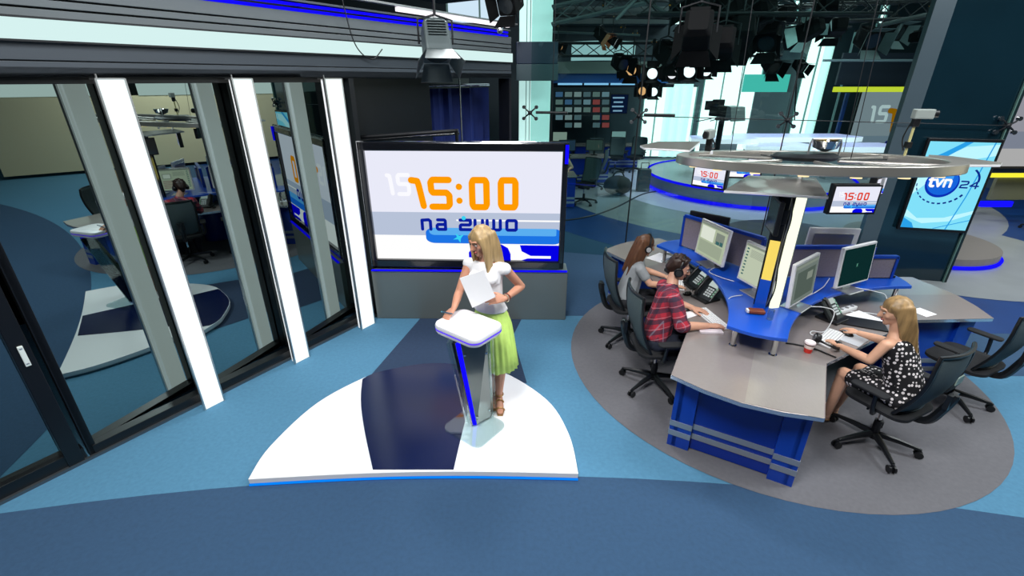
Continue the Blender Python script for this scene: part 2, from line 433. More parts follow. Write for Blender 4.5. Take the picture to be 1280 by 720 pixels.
# ------------------------------------------------------------------ big screen and its plinth
t = thing('big_screen', 'large flat screen showing orange 15:00 behind the presenter', 'screen', (-.545, 5.3, 1.43), math.radians(-2.3))
b = MB()
w, h = 2.33, 1.47; sw_, sh_ = 2.2, 1.28
b.box((0, .16, 0), (w-.1, .16, h-.1), BLACK)
fx = (w-sw_)/2; fz = (h-sh_)/2
BZ = mat('glossy_bezel', '#14161b', .15, coat=.5)
b.box((-(w-fx)/2, .03, 0), (fx, .1, h), BZ); b.box(((w-fx)/2, .03, 0), (fx, .1, h), BZ)
b.box((0, .03, (h-fz)/2), (w, .1, fz), BZ); b.box((0, .03, -(h-fz)/2), (w, .1, fz), BZ)
b.make('bezel', t, bevel=.012)
b = MB(); clock_picture(b, sw_, sh_, y=.03); b.make('screen', t)
b = MB(); b.tube([(-w/2-.005, .0, -h/2), (-w/2-.005, .0, h/2+.003), (w/2, .0, h/2+.003)], .007, CHROME, n=6); b.make('silver_edge', t)
b = MB(); b.box((w/2-.02, -.03, h/2-.12), (.035, .02, .2), BLUE_LED); b.make('blue_glow_strip', t)
t = thing('screen_plinth', 'grey boxy plinth with a thin blue light line under the big screen', 'plinth', (-.52, 5.42, 0), math.radians(-1))
PLG = mat('plinth_grey', '#6c7473', .3, .3, noise=.04, nscale=2)
b = MB(); b.box((0, 0, .33), (2.4, .3, .66), PLG); b.make('body', t, bevel=.008)
b = MB(); b.box((0, -.155, .667), (2.38, .03, .012), BLUE_LED); b.make('light_strip', t)
b = MB(); b.box((0, .1, .95), (.5, .04, .6), DARK); b.make('bracket', t)

# ------------------------------------------------------------------ lectern
ACR = glassm('clear_acrylic', '#eef6f6', .1)
L0 = V((-.33, 3.15, .07))
t = thing('lectern', 'slim white-topped lectern with blue light strip and clear base plate', 'lectern', L0)
a = math.radians(-38)
def rot2(pts, a, c=(0, 0)): return [(c[0]+x*math.cos(a)-y*math.sin(a), c[1]+x*math.sin(a)+y*math.cos(a)) for x, y in pts]
b = MB(); b.prism(rot2(rrect(.42, .38, .07), a, (.01, .02)), .003, .018, ACR); b.make('base_plate', t)
LT = mat('lectern_white', '#f3f3f8', .3)
TC = (.0, -.05)
b = MB()
pf = lambda w, h: rot2(rrect(w, h, .075), a, TC)
b.loft([[(x, y, z) for x, y in pf(w, h)] for w, h, z in ((.36, .26, .965), (.43, .33, .975), (.445, .34, .99), (.445, .34, 1.0))], LT)
b.loft([[(x, y, z) for x, y in pf(w, h)] for w, h, z in ((.445, .34, 1.012), (.45, .345, 1.03), (.44, .335, 1.045), (.40, .295, 1.05))], LT)
b.make('top', t, smooth=True)
b = MB(); b.loft([[(x, y, z) for x, y in pf(.448, .343)] for z in (1.0, 1.012)], glow('violet_line', '#6a4cff', 1.0)); b.make('violet_edge_light', t)
def wpt(u, v, z): p = at(u, v, z+.07); return V((p.x-L0.x, p.y-L0.y, z))
bl, br_ = wpt(596, 531, .02), wpt(614, 521, .02); tl, tr = wpt(575, 429, .965), wpt(609, 427, .965)
def slab(b, bl, br, tl, tr, th, m):
    off = V((.02, th, 0))
    A = [b.v(p) for p in (bl, br, tr, tl)]; B = [b.v(p+off) for p in (bl, br, tr, tl)]
    b.face(A, m); b.face(B[::-1], m)
    for i in range(4): j = (i+1) % 4; b.face([A[i], A[j], B[j], B[i]], m)
b = MB(); slab(b, bl, br_, tl, tr, .06, mat('mirror_grey', '#69716f', .16, .55)); b.make('front_panel', t, bevel=.004)
g = lambda p, dx: p + V((dx, -.004, 0))
b = MB(); slab(b, g(bl, -.032), g(bl, -.006), g(tl, -.034), g(tl, -.006), .03, BLUE_LED); b.make('blue_strip', t)
b = MB(); slab(b, g(bl, -.05), g(bl, -.036), g(tl, -.06), g(tl, -.04), .09, mat('dark_glossy_side', '#1d2228', .1, .6)); b.make('side_panel', t)
b = MB(); slab(b, g(bl, -.09), g(bl, -.075), g(tl, -.10), g(tl, -.085), .12, ACR)
slab(b, g(br_, .008), g(br_, .02), g(tr, .01), g(tr, .022), .1, ACR); b.make('acrylic_side', t)
b = MB()
for q in (.12, .88):
    for p, r_ in ((bl.lerp(tl, q), .02), (br_.lerp(tr, q), -.01)):
        b.cyl(p+V((r_, -.02, 0)), p+V((r_, .02, 0)), .009, CHROME)
b.make('bolt', t)
# ------------------------------------------------------------------ newsroom desk (three arms)
DC = V((2.6, 4.38, 0)); ARMS = [math.radians(x) for x in (0, 120, 240)]
DTOP = mat('brushed_worktop', '#9b928f', .27, .35, noise=.05, nscale=30, stretch=(1, 12, 1))
DBLUE = mat('desk_blue', '#0a3fae', .3, spec=.6); DBLUE2 = mat('desk_blue_panel', '#06309a', .25, spec=.6)
STRIPE = mat('silver_stripe', '#a4abb5', .35, .5)
EDGE = mat('polished_edge', '#d2dbe6', .2, .8)
def arm(th, a, b, c=(0, 0)): return (c[0]+a*math.cos(th)-b*math.sin(th), c[1]+a*math.sin(th)+b*math.cos(th))
desk = thing('newsroom_desk', 'three-armed grey-topped desk with royal blue panels and raised blue shelf', 'desk', DC)
out = []
for th in ARMS:
    for a, bb in ((1.15, -.53), (1.92, -.50), (1.99, -.25), (2.02, 0), (1.99, .25), (1.92, .5), (1.15, .53)): out.append(arm(th, a, bb))
b = MB(); b.prism(out, .712, .748, DTOP, mtop=DTOP, mside=EDGE); b.make('worktop', desk, bevel=.004)
for th in ARMS:
    b = MB(); b.poly([tuple(arm(th, 1.2, .02))+(.7487,), tuple(arm(th, 2.01, .02))+(.7487,), tuple(arm(th, 1.93, .49))+(.7487,), tuple(arm(th, 1.2, .52))+(.7487,)], mat('worktop_inset', '#a49e98', .24, .35, noise=.05, nscale=30, stretch=(12, 1, 1)))
    b.make('worktop_inlay', desk)
for th in ARMS:
    M = Matrix.Rotation(th, 4, 'Z')
    b = MB(M); b.box((1.46, 0, .36), (.62, .80, .70), DBLUE2)
    for s in (-1, 1):
        b.box((1.46, s*.41, .36), (.7, .03, .70), DBLUE)
    b.make('cabinet', desk)
    for s in (-1, 1):
        b = MB(M); b.box((1.74, s*.375, .356), (.14, .17, .712), DBLUE)
        for z in (.14, .235): b.box((1.813, s*.375, z), (.006, .17, .05), STRIPE); b.box((1.74, s*.462, z), (.14, .005, .05), STRIPE)
        b.make('pier', desk)
    b = MB(M)
    for z in (.14, .235):
        b.box((1.775, 0, z), (.006, .58, .05), STRIPE)
        for s in (-1, 1): b.box((1.39, s*.428, z), (.56, .005, .05), STRIPE)
    b.make('stripe', desk)
b = MB(); b.lathe([(.22, .0), (.22, .71)], (0, 0, 0), DBLUE2, 20); b.make('core', desk, smooth=True)
# raised shelf
rs = []
for i, th in enumerate(ARMS):
    rs += [V(arm(th, 1.30, -.22)), V(arm(th, 1.33, -.1)), V(arm(th, 1.34, 0)), V(arm(th, 1.33, .1))]
    p0 = V(arm(th, 1.30, .22)); p2 = V(arm(th+2*PI/3, 1.30, -.22)); c = V(arm(th+PI/3, .28, 0))
    for k in range(16):
        t_ = k/16; rs.append(p0*(1-t_)**2 + c*2*t_*(1-t_) + p2*t_*t_)
SHB = mat('shelf_blue', '#0d4fc0', .28, spec=.6)
b = MB(); b.prism([(p.x, p.y) for p in rs], .925, .955, SHB); b.make('raised_shelf', desk, bevel=.004)
for th in ARMS:
    for s in (-.15, .15):
        x, y = arm(th, 1.22, s)
        b = MB(); b.cyl((x, y, .748), (x, y, .925), .021, CHROME, n=18); b.cyl((x, y, .748), (x, y, .754), .032, CHROME, n=18); b.make('shelf_post', desk, smooth=True)
b = MB(); b.prism([arm(x, .4, 0) for x in (PI/3, PI, 5*PI/3)], .748, .925, DBLUE2); b.make('shelf_core', desk)
# partitions
PART = mat('partition_fabric', '#8d8288', .9, noise=.08, nscale=60)
for th, a0, a1, zt, lab in ((ARMS[1], .12, 1.12, 1.33, 0), (ARMS[0], .12, .98, 1.28, 0)):
    M = Matrix.Rotation(th, 4, 'Z')
    b = MB(M); b.box(((a0+a1)/2, 0, (.955+zt)/2), (a1-a0-.03, .03, zt-.955-.03), PART); pa = b.make('partition', desk)
    b = MB(M); b.box(((a0+a1)/2, 0, zt), (a1-a0, .045, .035), DBLUE); b.box((a1, 0, (.955+zt)/2), (.03, .045, zt-.955), DBLUE); b.box((a0, 0, (.955+zt)/2), (.03, .045, zt-.955), DBLUE)
    b.make('partition_frame', pa, bevel=.003)
M = Matrix.Rotation(0, 4, 'Z')
b = MB(M); b.box((1.1, -.02, 1.07), (.22, .03, .21), PART); pa = b.make('partition', desk)
b = MB(M); b.box((1.1, -.02, 1.185), (.26, .045, .025), DBLUE); b.box((1.225, -.02, 1.07), (.025, .045, .23), DBLUE); b.make('partition_frame', pa)

# light column on the near arm
K = V((2.255, 3.70, .955))
t = thing('light_column_tower', 'tall split column with glowing white and yellow faces on the blue shelf', 'column', K)
WGL = glow('tower_white', '#fbffe4', 1.15); YEL = glow('tower_yellow', '#ffe06a', .95)
b = MB(); b.box((-.085, -.03, .455), (.075, .03, .35), YEL, rz=math.radians(-35)); b.make('yellow_light', t)
b = MB(); b.box((-.085, -.03, .14), (.085, .04, .28), SHB, rz=math.radians(-35)); b.make('side_fin', t)
b = MB(); b.box((-.085, -.03, .81), (.085, .04, .36), BLACK, rz=math.radians(-35)); b.make('side_fin', t)
b = MB(); b.box((.055, -.01, .50), (.085, .02, 1.0), WGL, rz=math.radians(12)); b.make('white_light', t)
b = MB(); b.box((.06, .03, .50), (.11, .06, 1.0), ALU, rz=math.radians(12)); b.box((-.03, .06, .50), (.12, .02, 1.0), DARK); b.make('back_spine', t)
b = MB()
for k in range(4):
    b.tube(spline([(-.035+.012*k, 0, .02), (-.05+.02*k, -.03, .2), (-.02+.006*k, .0, .5), (-.03+.012*k, -.02, .8), (-.02, 0, .98)], 6), .006, BLACK if k % 2 else mat('cable_grey', '#8d9196', .5), n=6)
b.make('cable', t, smooth=True)
t = thing('side_monitor', 'slim dark monitor seen edge-on high on the glowing desk column', 'monitor', (2.13, 3.70, 1.79), math.atan2(-.95, -.25))
b = MB(); b.box((0, .0, 0), (.3, .035, .27), BLACK); b.make('bezel', t, bevel=.005)
b = MB(); b.box((0, -.019, 0), (.27, .002, .24), mat('dim_screen', '#3b4a4e', .15)); b.make('screen', t)
b = MB(); b.box((0, .05, 0), (.12, .07, .12), DARK); b.make('mount', t, bevel=.005)

# computer monitors on the shelf
def ui_picture(mb, w, h, base, kind):
    y = -.0012
    def r(u0, v0, u1, v1, m, e=.0006):
        mb.poly([((u0-.5)*w, y-e, (v0-.5)*h), ((u1-.5)*w, y-e, (v0-.5)*h), ((u1-.5)*w, y-e, (v1-.5)*h), ((u0-.5)*w, y-e, (v1-.5)*h)], m)
    r(0, 0, 1, 1, base, 0)
    g1 = glow('ui_grey', '#8c968a', .8); g2 = glow('ui_teal', '#3f6f70', .8); g3 = glow('ui_white', '#e4ebdc', .9); g4 = glow('ui_red', '#a86a70', .8)
    if kind == 0:
        r(0, .93, 1, 1, g1); r(.05, .5, .55, .9, g3); r(.62, .5, .92, .85, g1, .0007); r(.66, .5, .78, .6, g2, .001); r(.8, .5, .9, .62, g2, .001); r(.05, .08, .92, .45, glow('ui_pale', '#a9b59d', .8))
    elif kind == 1:
        r(0, .94, 1, 1, g1)
        for k in range(9): r(.04, .85-k*.09, .10, .89-k*.09, g2)
        for k in range(7): r(.16, .86-k*.03, .55, .87-k*.03, g1)
        r(.62, .55, .9, .78, g1); r(.64, .57, .88, .76, g3, .001)
        for k in range(5): r(.62, .42-k*.08, .92, .45-k*.08, g4)
    elif kind == 2:
        r(0, .9, 1, .97, g1); r(.1, .1, .9, .8, glow('ui_dim', '#66756c', .6)); r(.55, .5, .8, .7, g1, .001)
    elif kind == 3:
        mb.poly([(.02*w*math.cos(k*.785)*(2 if k % 2 else .7), y-.001, .04*h*math.sin(k*.785)*(2 if k % 2 else .7)) for k in range(8)], glow('ui_green_star', '#5fa08a', .8))
UIB = [glow('ui_base_a', '#b9c6a8', .85), glow('ui_base_b', '#c3cdb4', .9), glow('ui_base_c', '#7e8b84', .7), glow('ui_base_d', '#0e3030', .8)]
def comp_monitor(lab, loc, face, kind, w=.46, h=.36, tilt=-4):
    t = thing('computer_monitor', lab, 'monitor', loc, face, 'silver computer monitors on the desk shelf')
    T = Matrix.Translation((0, 0, .08+h/2)) @ Matrix.Rotation(math.radians(tilt), 4, 'X')
    b = MB(T); b.box((0, .012, 0), (w+.03, .03, h+.03), WHITEP)
    b.box((0, .03, 0), (w-.08, .02, h-.08), ALU); b.make('casing', t, bevel=.006)
    b = MB(T @ Matrix.Translation((0, -.0045, 0)))
    if kind is not None: ui_picture(b, w-.012, h-.012, UIB[kind], kind)
    else: b.box((0, 0, 0), (w-.012, .002, h-.012), mat('dark_screen', '#10181c', .1))
    b.make('screen', t)
    b = MB(); b.box((0, .035, .075), (.12, .02, .15), ALU); b.box((0, .01, .006), (.22, .18, .012), ALU); b.make('stand', t, bevel=.004)
    return t
rz_to = lambda fx, fy: math.atan2(fx, -fy)      # turn so that local -Y looks along (fx,fy)
Z = .955
comp_monitor('silver monitor with pale window, farthest left, facing the woman in grey', (2.12, 4.72, Z), rz_to(-.97, -.22), 0)
comp_monitor('silver monitor with pale list page, facing the man in the plaid shirt', (2.27, 3.97, Z), rz_to(-.97, -.25), 1)
comp_monitor('silver monitor with dim grey page, right of the glowing column', (2.52, 3.70, Z), rz_to(.62, -.78), 2)
comp_monitor('silver monitor with dark green screen, facing the woman in the dotted dress', (3.21, 4.06, Z), rz_to(.42, -.9), 3)
comp_monitor('silver monitor seen from behind on the far side of the right arm', (3.30, 4.62, Z), rz_to(.1, 1), None, tilt=-3)
t = thing('computer_monitor', 'black monitor seen from behind at the far left arm of the desk', 'monitor', (2.26, 5.2, Z), rz_to(.7, .7))
b = MB(); b.box((0, .01, .27), (.46, .04, .34), BLACK); b.make('casing', t, bevel=.01)
b = MB(); b.box((0, -.0115, .27), (.43, .003, .31), mat('dark_screen', '#10181c', .1)); b.make('screen', t)
b = MB(); b.box((0, .03, .07), (.08, .03, .14), BLACK); b.box((0, 0, .006), (.22, .18, .012), BLACK); b.make('stand', t, bevel=.004)

# ------------------------------------------------------------------ things on the desk
TZ = .749
KEYW = mat('key_white', '#f0f0f0', .5); KEYG = mat('key_gap', '#8f8f92', .6)
def keyboard(lab, loc, rz, w=.42, d=.14):
    t = thing('keyboard', lab, 'keyboard', loc, rz, 'white keyboards')
    b = MB(); b.box((0, 0, .008), (w, d, .016), WHITEP); b.make('body', t, bevel=.004)
    b = MB(); nx, ny = 15, 5
    for i in range(nx):
        for j in range(ny):
            b.box((-w/2+.02+(w-.04)*(i+.5)/nx, -d/2+.012+(d-.024)*(j+.5)/ny, .0185), ((w-.04)/nx*.8, (d-.024)/ny*.78, .006), KEYW)
    b.make('keys', t)
    b = MB(); b.box((0, 0, .0162), (w-.03, d-.018, .001), KEYG); b.make('key_tray', t)
    return t
keyboard('white keyboard under the plaid-shirted man\'s hands', (1.86, 3.86, TZ), math.radians(-80))
keyboard('white keyboard in front of the woman in grey, far left', (1.80, 4.68, TZ), math.radians(-105), .36)
keyboard('white keyboard in front of the woman in the dotted dress', (2.74, 3.50, TZ), math.radians(40), .36, .13)
MOUSEM = mat('mouse_black', '#0b0b0d', .25)
def mouse(lab, loc, rz):
    t = thing('computer_mouse', lab, 'mouse', loc, rz)
    b = MB(); b.ball((0, 0, .012), .03, MOUSEM, (1, 1.7, .8)); b.make('shell', t, smooth=True)
    b = MB(); b.cyl((-.004, .025, .03), (.004, .025, .03), .008, DARK, n=10); b.make('scroll_wheel', t)
mouse('black mouse under the hand of the woman in the dotted dress', (2.93, 3.56, TZ), math.radians(35))
mouse('black mouse on a white sheet beside the plaid-shirted man', (1.70, 4.04, TZ+.002), math.radians(-60))
mouse('black mouse beside the far left keyboard', (1.82, 4.40, TZ), math.radians(-80))
PAPER = mat('paper_white', '#f4f4f6', .8)
def sheet(name, lab, cat, pts, z=TZ, th=.002, m=None):
    c = sum((V(p) for p in pts), V((0, 0)))/len(pts)
    t = MB(); t.prism([(p[0]-c.x, p[1]-c.y) for p in pts], 0, th, m or PAPER)
    o = t.make(name); o.location = (c.x, c.y, z); return tag(o, lab, cat)
def q4(cx, cy, w, d, rz): return rot2([(-w/2, -d/2), (w/2, -d/2), (w/2, d/2), (-w/2, d/2)], math.radians(rz), (cx, cy))
sheet('paper_sheet', 'white sheet under the black mouse by the plaid-shirted man', 'paper', q4(1.70, 4.02, .2, .25, -60))
sheet('wrist_rest', 'pale pink wrist rest in front of the plaid-shirted man\'s arm', 'wrist rest', q4(1.76, 3.62, .2, .07, -4), th=.016, m=mat('rest_pink', '#d8cfd6', .6))
sheet('mouse_pad', 'light grey mouse pad under the dotted-dress woman\'s hand', 'mouse pad', q4(2.95, 3.52, .26, .2, 35), th=.003, m=mat('pad_grey', '#c2c6cc', .6))
sheet('paper_sheet', 'white paper lying at the far end of the left desk arm', 'paper', q4(2.2, 5.75, .42, .26, -20))
sheet('paper_sheet', 'small white paper beside the far left desk arm\'s shelf', 'paper', q4(1.86, 5.5, .22, .3, -50))
sheet('document_folder', 'white brochure with dark cover on the right arm of the desk', 'folder', q4(3.32, 3.86, .2, .28, 25), th=.006)
sheet('paper_sheet', 'small white note on the right arm behind the blonde head', 'paper', q4(3.95, 4.0, .15, .15, 20))
sheet('laptop_bag', 'black flat pouch under the brochure on the right desk arm', 'pouch', q4(3.2, 3.78, .38, .2, -25), th=.012, m=BLACK)
t = thing('remote_control', 'black remote control lying on the right arm of the blue shelf', 'remote', (3.78, 4.38, .956), 0)
b = MB(); b.box((0, 0, .011), (.2, .05, .022), BLACK); b.make('body', t, bevel=.004)
b = MB()
for k in range(6): b.box((-.07+k*.025, 0, .0235), (.014, .03, .003), DARK)
b.make('buttons', t)

def phone(lab, loc, rz):
    t = thing('desk_phone', lab, 'phone', loc, rz, 'black desk phones')
    T = Matrix.Rotation(math.radians(48), 4, 'X')
    b = MB(); b.box((0, 0, .012), (.2, .2, .024), BLACK); b.box((0, .06, .07), (.06, .02, .14), BLACK); b.make('foot', t, bevel=.006)
    b = MB(Matrix.Translation((0, .03, .1)) @ T); b.box((0, 0, 0), (.21, .23, .025), mat('phone_shell', '#1a2024', .35)); b.make('body', t, bevel=.006)
    b = MB(Matrix.Translation((0, .03, .1)) @ T); b.box((.03, .065, .0135), (.11, .06, .003), glow('phone_lcd', '#c9d8d4', .8)); b.make('lcd', t)
    b = MB(Matrix.Translation((0, .03, .1)) @ T)
    for i in range(3):
        for j in range(4): b.box((.0+i*.028, .01-j*.026, .0145), (.02, .017, .005), mat('phone_key', '#c7d0d0', .5))
    for j in range(5): b.box((.088, .06-j*.03, .0145), (.018, .02, .004), mat('phone_key_green', '#7fae94', .5))
    b.make('keypad', t)
    b = MB(Matrix.Translation((0, .03, .1)) @ T); b.tube([(-.075, -.1, .03), (-.075, -.085, .045), (-.075, .085, .045), (-.075, .1, .03)], [.022, .016, .016, .022], BLACK, 10); b.make('handset', t, smooth=True)
    return t
phone('black desk phone nearest the plaid-shirted man\'s keyboard', (1.97, 4.30, TZ), math.radians(-65))
phone('black desk phone between the two headphone wearers, farther one', (1.98, 4.62, TZ), math.radians(-80))
phone('black desk phone with lit keys before the dotted-dress woman', (2.98, 3.86, TZ), math.radians(30))
t = thing('audio_console', 'black slanted audio box with knobs beside the far desk phone', 'console', (1.92, 4.93, TZ), math.radians(-80))
b = MB(); b.loft([[(-.16, -.12, 0), (.16, -.12, 0), (.16, -.12, .03), (-.16, -.12, .03)], [(-.16, .12, 0), (.16, .12, 0), (.16, .12, .11), (-.16, .12, .11)]], DARK); b.make('body', t, bevel=.005)
b = MB()
for i in range(6):
    for j in range(3): b.cyl((-.12+i*.048, -.06+j*.06, .05+j*.02), (-.12+i*.048, -.06+j*.06, .072+j*.02), .009, ALU, n=8)
b.make('knob', t)
# cup
t = thing('paper_cup', 'small red and white paper cup on the near desk arm', 'cup', (2.43, 3.29, TZ))
b = MB(); b.lathe([(.028, 0), (.0335, .04)], (0, 0, 0), mat('cup_red', '#d2281e', .4), 24)
b.lathe([(.0335, .04), (.037, .07)], (0, 0, 0), mat('cup_print', '#e9d9d2', .5), 24); b.lathe([(.037, .07), (.0385, .082)], (0, 0, 0), mat('cup_brown', '#5a1a12', .5), 24); b.make('cup_body', t, smooth=True)
b = MB(); b.lathe([(.041, .082), (.042, .09), (.038, .097), (.034, .094), (.0, .093)], (0, 0, 0), mat('cup_lid', '#f7e9ea', .4), 24); b.make('lid', t, smooth=True)

def headphones(name_lab, loc, R, parent=None, shell=BLACK, ring=None):
    """headphones: band over +Z, cups on +-X"""
    t = parent or thing('headphones', name_lab, 'headphones', loc)
    if not parent: t.rotation_euler = R
    ring = ring or mat('ear_ring', '#8f9296', .3, .6)
    b = MB(); b.tube([(.088*math.cos(a_), 0, .105*math.sin(a_)) for a_ in [PI*k/16 for k in range(17)]], [.009]*17, shell, 8); b.make('headband', t, smooth=True)
    for s in (-1, 1):
        b = MB(); b.cyl((s*.072, 0, -.01), (s*.098, 0, -.01), .042, shell, n=20); c = b.make('ear_cup', t, smooth=True, bevel=.004)
        b = MB(); b.cyl((s*.098, 0, -.01), (s*.106, 0, -.01), .026, ring, n=18); b.make('cap', c, smooth=True)
        b = MB(); b.cyl((s*.058, 0, -.01), (s*.072, 0, -.01), .036, mat('ear_pad', '#17181a', .9), n=18); b.make('cushion', c, smooth=True)
    return t
headphones('black and silver headphones lying on the near desk arm by the paper cup', (2.63, 3.37, TZ+.045), (math.radians(80), math.radians(15), math.radians(-20)))
def cable(lab, pts, r, m, name='cable'):
    c = V(pts[0]); b = MB(); b.tube([p-c for p in spline(pts, 8)], r, m, 7); o_ = b.make(name, smooth=True); o_.location = c; return tag(o_, lab, 'cable')
CW = mat('cable_white', '#dcdfe2', .4)
cable('white cable curling from the dim grey monitor down to the worktop', [(2.62, 3.70, .96), (2.75, 3.68, .962), (2.82, 3.64, .93), (2.76, 3.60, .77), (2.66, 3.62, .757), (2.62, 3.56, .756), (2.72, 3.50, .757)], .004, CW)
cable('white cable running from the dark green monitor over the shelf edge', [(3.3, 4.1, .965), (3.42, 4.0, .97), (3.52, 3.98, .93), (3.5, 3.9, .79), (3.38, 3.98, .756), (3.25, 4.0, .756)], .004, CW)
cable('white cable looping behind the man\'s list-page monitor', [(2.14, 3.93, .965), (2.0, 3.88, .96), (1.97, 3.80, .9), (1.99, 3.74, .78), (2.05, 3.76, .757), (2.02, 3.84, .757)], .004, CW)
cable('white cable sagging along the grey partition behind the desk column', [(2.6, 3.86, .965), (2.75, 3.92, .965), (2.95, 4.05, .99), (3.1, 4.2, 1.02)], .004, CW)
cable('white cable beside the far left monitor on the blue shelf', [(2.15, 4.62, .965), (2.05, 4.5, .965), (2.1, 4.35, .97), (2.2, 4.25, .965)], .004, CW)
cable('white coiled cable by the far desk phone', [(1.9, 4.5, .755), (1.96, 4.56, .756), (2.02, 4.7, .756), (2.1, 4.8, .8), (2.12, 4.82, .955)], .004, CW)
cable('thick black headphone lead lying across the near desk arm', [(2.32, 3.42, .756), (2.38, 3.40, .757), (2.5, 3.33, .757), (2.56, 3.25, .757), (2.6, 3.19, .757)], .007, BLACK)
t = thing('power_strip', 'pale power strip behind the dotted-dress woman\'s phone', 'power strip', (3.22, 4.02, TZ), math.radians(25))
b = MB(); b.box((0, 0, .02), (.26, .05, .04), WHITEP); b.make('body', t, bevel=.006)
b = MB()
for k in range(3): b.cyl((-.08+k*.08, 0, .0405), (-.08+k*.08, 0, .043), .017, mat('socket_grey', '#777777', .6), n=14)
b.make('socket', t)
t = thing('wallet', 'brown leather pouch lying in front of the glowing column', 'wallet', (2.10, 3.58, .956), math.radians(-10))
b = MB(); b.box((0, 0, .02), (.13, .07, .035), mat('brown_leather', '#7a3a1c', .5, noise=.2, nscale=30)); b.make('body', t, bevel=.012, seg=3)
b = MB(); b.box((-.072, 0, .02), (.02, .05, .025), WHITEP); b.make('tag', t, bevel=.003)
t = thing('drinking_glass', 'small clear glass next to the brown pouch on the blue shelf', 'glass', (2.16, 3.47, .956))
b = MB(); b.lathe([(.024, .0), (.028, .09), (.025, .09), (.021, .008), (0, .008)], (0, 0, 0), glassm('drink_glass', '#dfe9ea', .2), 20); b.make('tumbler', t, smooth=True)

# ------------------------------------------------------------------ overhead ring with blades and hung screens
RC = at(1005, 200, 2.15); RST = mat('ring_steel', '#b0ada6', .3, .75)
t = thing('ceiling_ring', 'round brushed steel ring hanging above the newsroom desk', 'ring', RC)
t.rotation_euler = (math.radians(-4.8), 0, 0)
n = 72
b = MB()
for (r0, r1, z0, z1) in ((.95, 1.06, -.04, .03),):
    A = [[(r*math.cos(2*PI*k/n), r*math.sin(2*PI*k/n), z) for r, z in ((r0, z0), (r1, z0), (r1, z1), (r0, z1))] for k in range(n)]
    Vt = [[b.v(p) for p in a_] for a_ in A]
    for k in range(n):
        for j in range(4): b.face([Vt[k][j], Vt[k][(j+1) % 4], Vt[(k+1) % n][(j+1) % 4], Vt[(k+1) % n][j]], RST)
b.make('rim', t, bevel=.006, smooth=True)
b = MB()
for k in range(6):
    th = k*PI/3+.3; b.cyl((.25*math.cos(th), .25*math.sin(th), .0), (.92*math.cos(th), .92*math.sin(th), .0), .014, RST)
b.lathe([(.22, -.0), (.27, .03), (.22, .06)], (0, 0, 0), DARK, 24); b.make('spoke', t, smooth=True)
for k in range(3):
    a0 = k*2*PI/3+.2; b = MB(); b.prism([(r*math.cos(a0+a_*1.3/10), r*math.sin(a0+a_*1.3/10)) for r, rng in ((.88, range(11)), (.45, range(10, -1, -1))) for a_ in rng], -.015, -.003, mat('ring_inner_plate', '#5c6468', .2, .7)); b.make('inner_plate', t)
for k in range(20):
    th = 2*PI*k/20+.1; b = MB(); b.cyl((1.0*math.cos(th), 1.0*math.sin(th), -.052), (1.0*math.cos(th), 1.0*math.sin(th), -.039), .035, glow('downlight', '#ffe6b0', 1.2), n=14); b.make('downlight', t)
b = MB()
for k in range(3):
    th = k*2*PI/3+.5; b.cyl((.6*math.cos(th), .6*math.sin(th), .05), (.6*math.cos(th), .6*math.sin(th), 3.9), .003, DARK, n=6)
b.make('hanger_wire', t)
def blade(lab, pts, z, th=.02):
    c = sum((V(p) for p in pts), V((0, 0)))/len(pts)
    b_ = MB(); b_.prism([(p[0]-c.x, p[1]-c.y) for p in pts], 0, th, RST, mside=WHITEP); o_ = b_.make('overhead_plate', bevel=.003); o_.location = (c.x, c.y, z); return tag(o_, lab, 'panel', 'flat steel blades around the ceiling ring')
pz = 2.0
blade('flat steel plate just above the glowing desk column', [tuple(at(*q, pz).xy) for q in [(905, 238), (1036, 246), (1020, 222), (935, 219)]], pz-.02)
blade('thin pointed steel blade reaching right from the ring over the logo screen', [tuple(at(*q, 2.13).xy) for q in [(1160, 196), (1190, 198), (1252, 206), (1250, 209), (1165, 209)]], 2.13)
blade('thin pointed steel blade reaching left from the ring', [tuple(at(*q, 2.16).xy) for q in [(800, 183), (822, 178), (875, 178), (862, 189), (805, 186)]], 2.15)
def strut(lab, p0, p1):
    b_ = MB(); p0 = V(p0); b_.cyl((0, 0, 0), V(p1)-p0, .014, WHITEP); o_ = b_.make('hanging_rod', smooth=True); o_.location = p0; tag(o_, lab, 'rod')
strut('short white rod joining the steel plate to the ring', at(1000, 223, 2.0), at(1000, 223, 2.0)+V((0, .02, .13)))
strut('short rod holding the right hung screen under the ring', (3.12, 3.95, 1.98), (3.12, 3.95, 2.12))
strut('short rod holding the left hung screen under the ring', (2.05, 4.95, 1.98), (2.05, 4.95, 2.12))
display('hung_screen', 'small 15:00 screen hanging at the right side of the ring', (3.10, 4.18, 1.80), 0, .40, .235, digits=G_RED, group='screens hung from the ring')
display('hung_screen', 'small 15:00 screen hanging at the left side of the ring', (2.1, 5.03, 1.84), math.radians(-48), .34, .2, digits=G_RED, group='screens hung from the ring')
display('hung_screen', 'small 15 screen half hidden behind the left hung screen', (2.52, 5.15, 1.92), math.radians(-8), .34, .2, digits=G_RED, group='screens hung from the ring')
display('hung_screen', 'narrow screen sliver to the right of the right hung screen', (3.58, 4.55, 1.84), math.radians(35), .22, .16, digits=G_RED, group='screens hung from the ring')
t = thing('halogen_lamp', 'round halogen lamp with bright yellow glow lying on the ring', 'lamp', (2.62, 4.05, 2.24))
b = MB(); b.lathe([(.02, 0), (.09, .03), (.11, .09), (.10, .09), (.08, .035), (0, .02)], (0, 0, 0), CHROME, 20); b.make('reflector', t, smooth=True)
b = MB(); b.ball((0, 0, .05), .035, glow('halogen', '#ffd040', 1.6)); b.make('bulb', t)
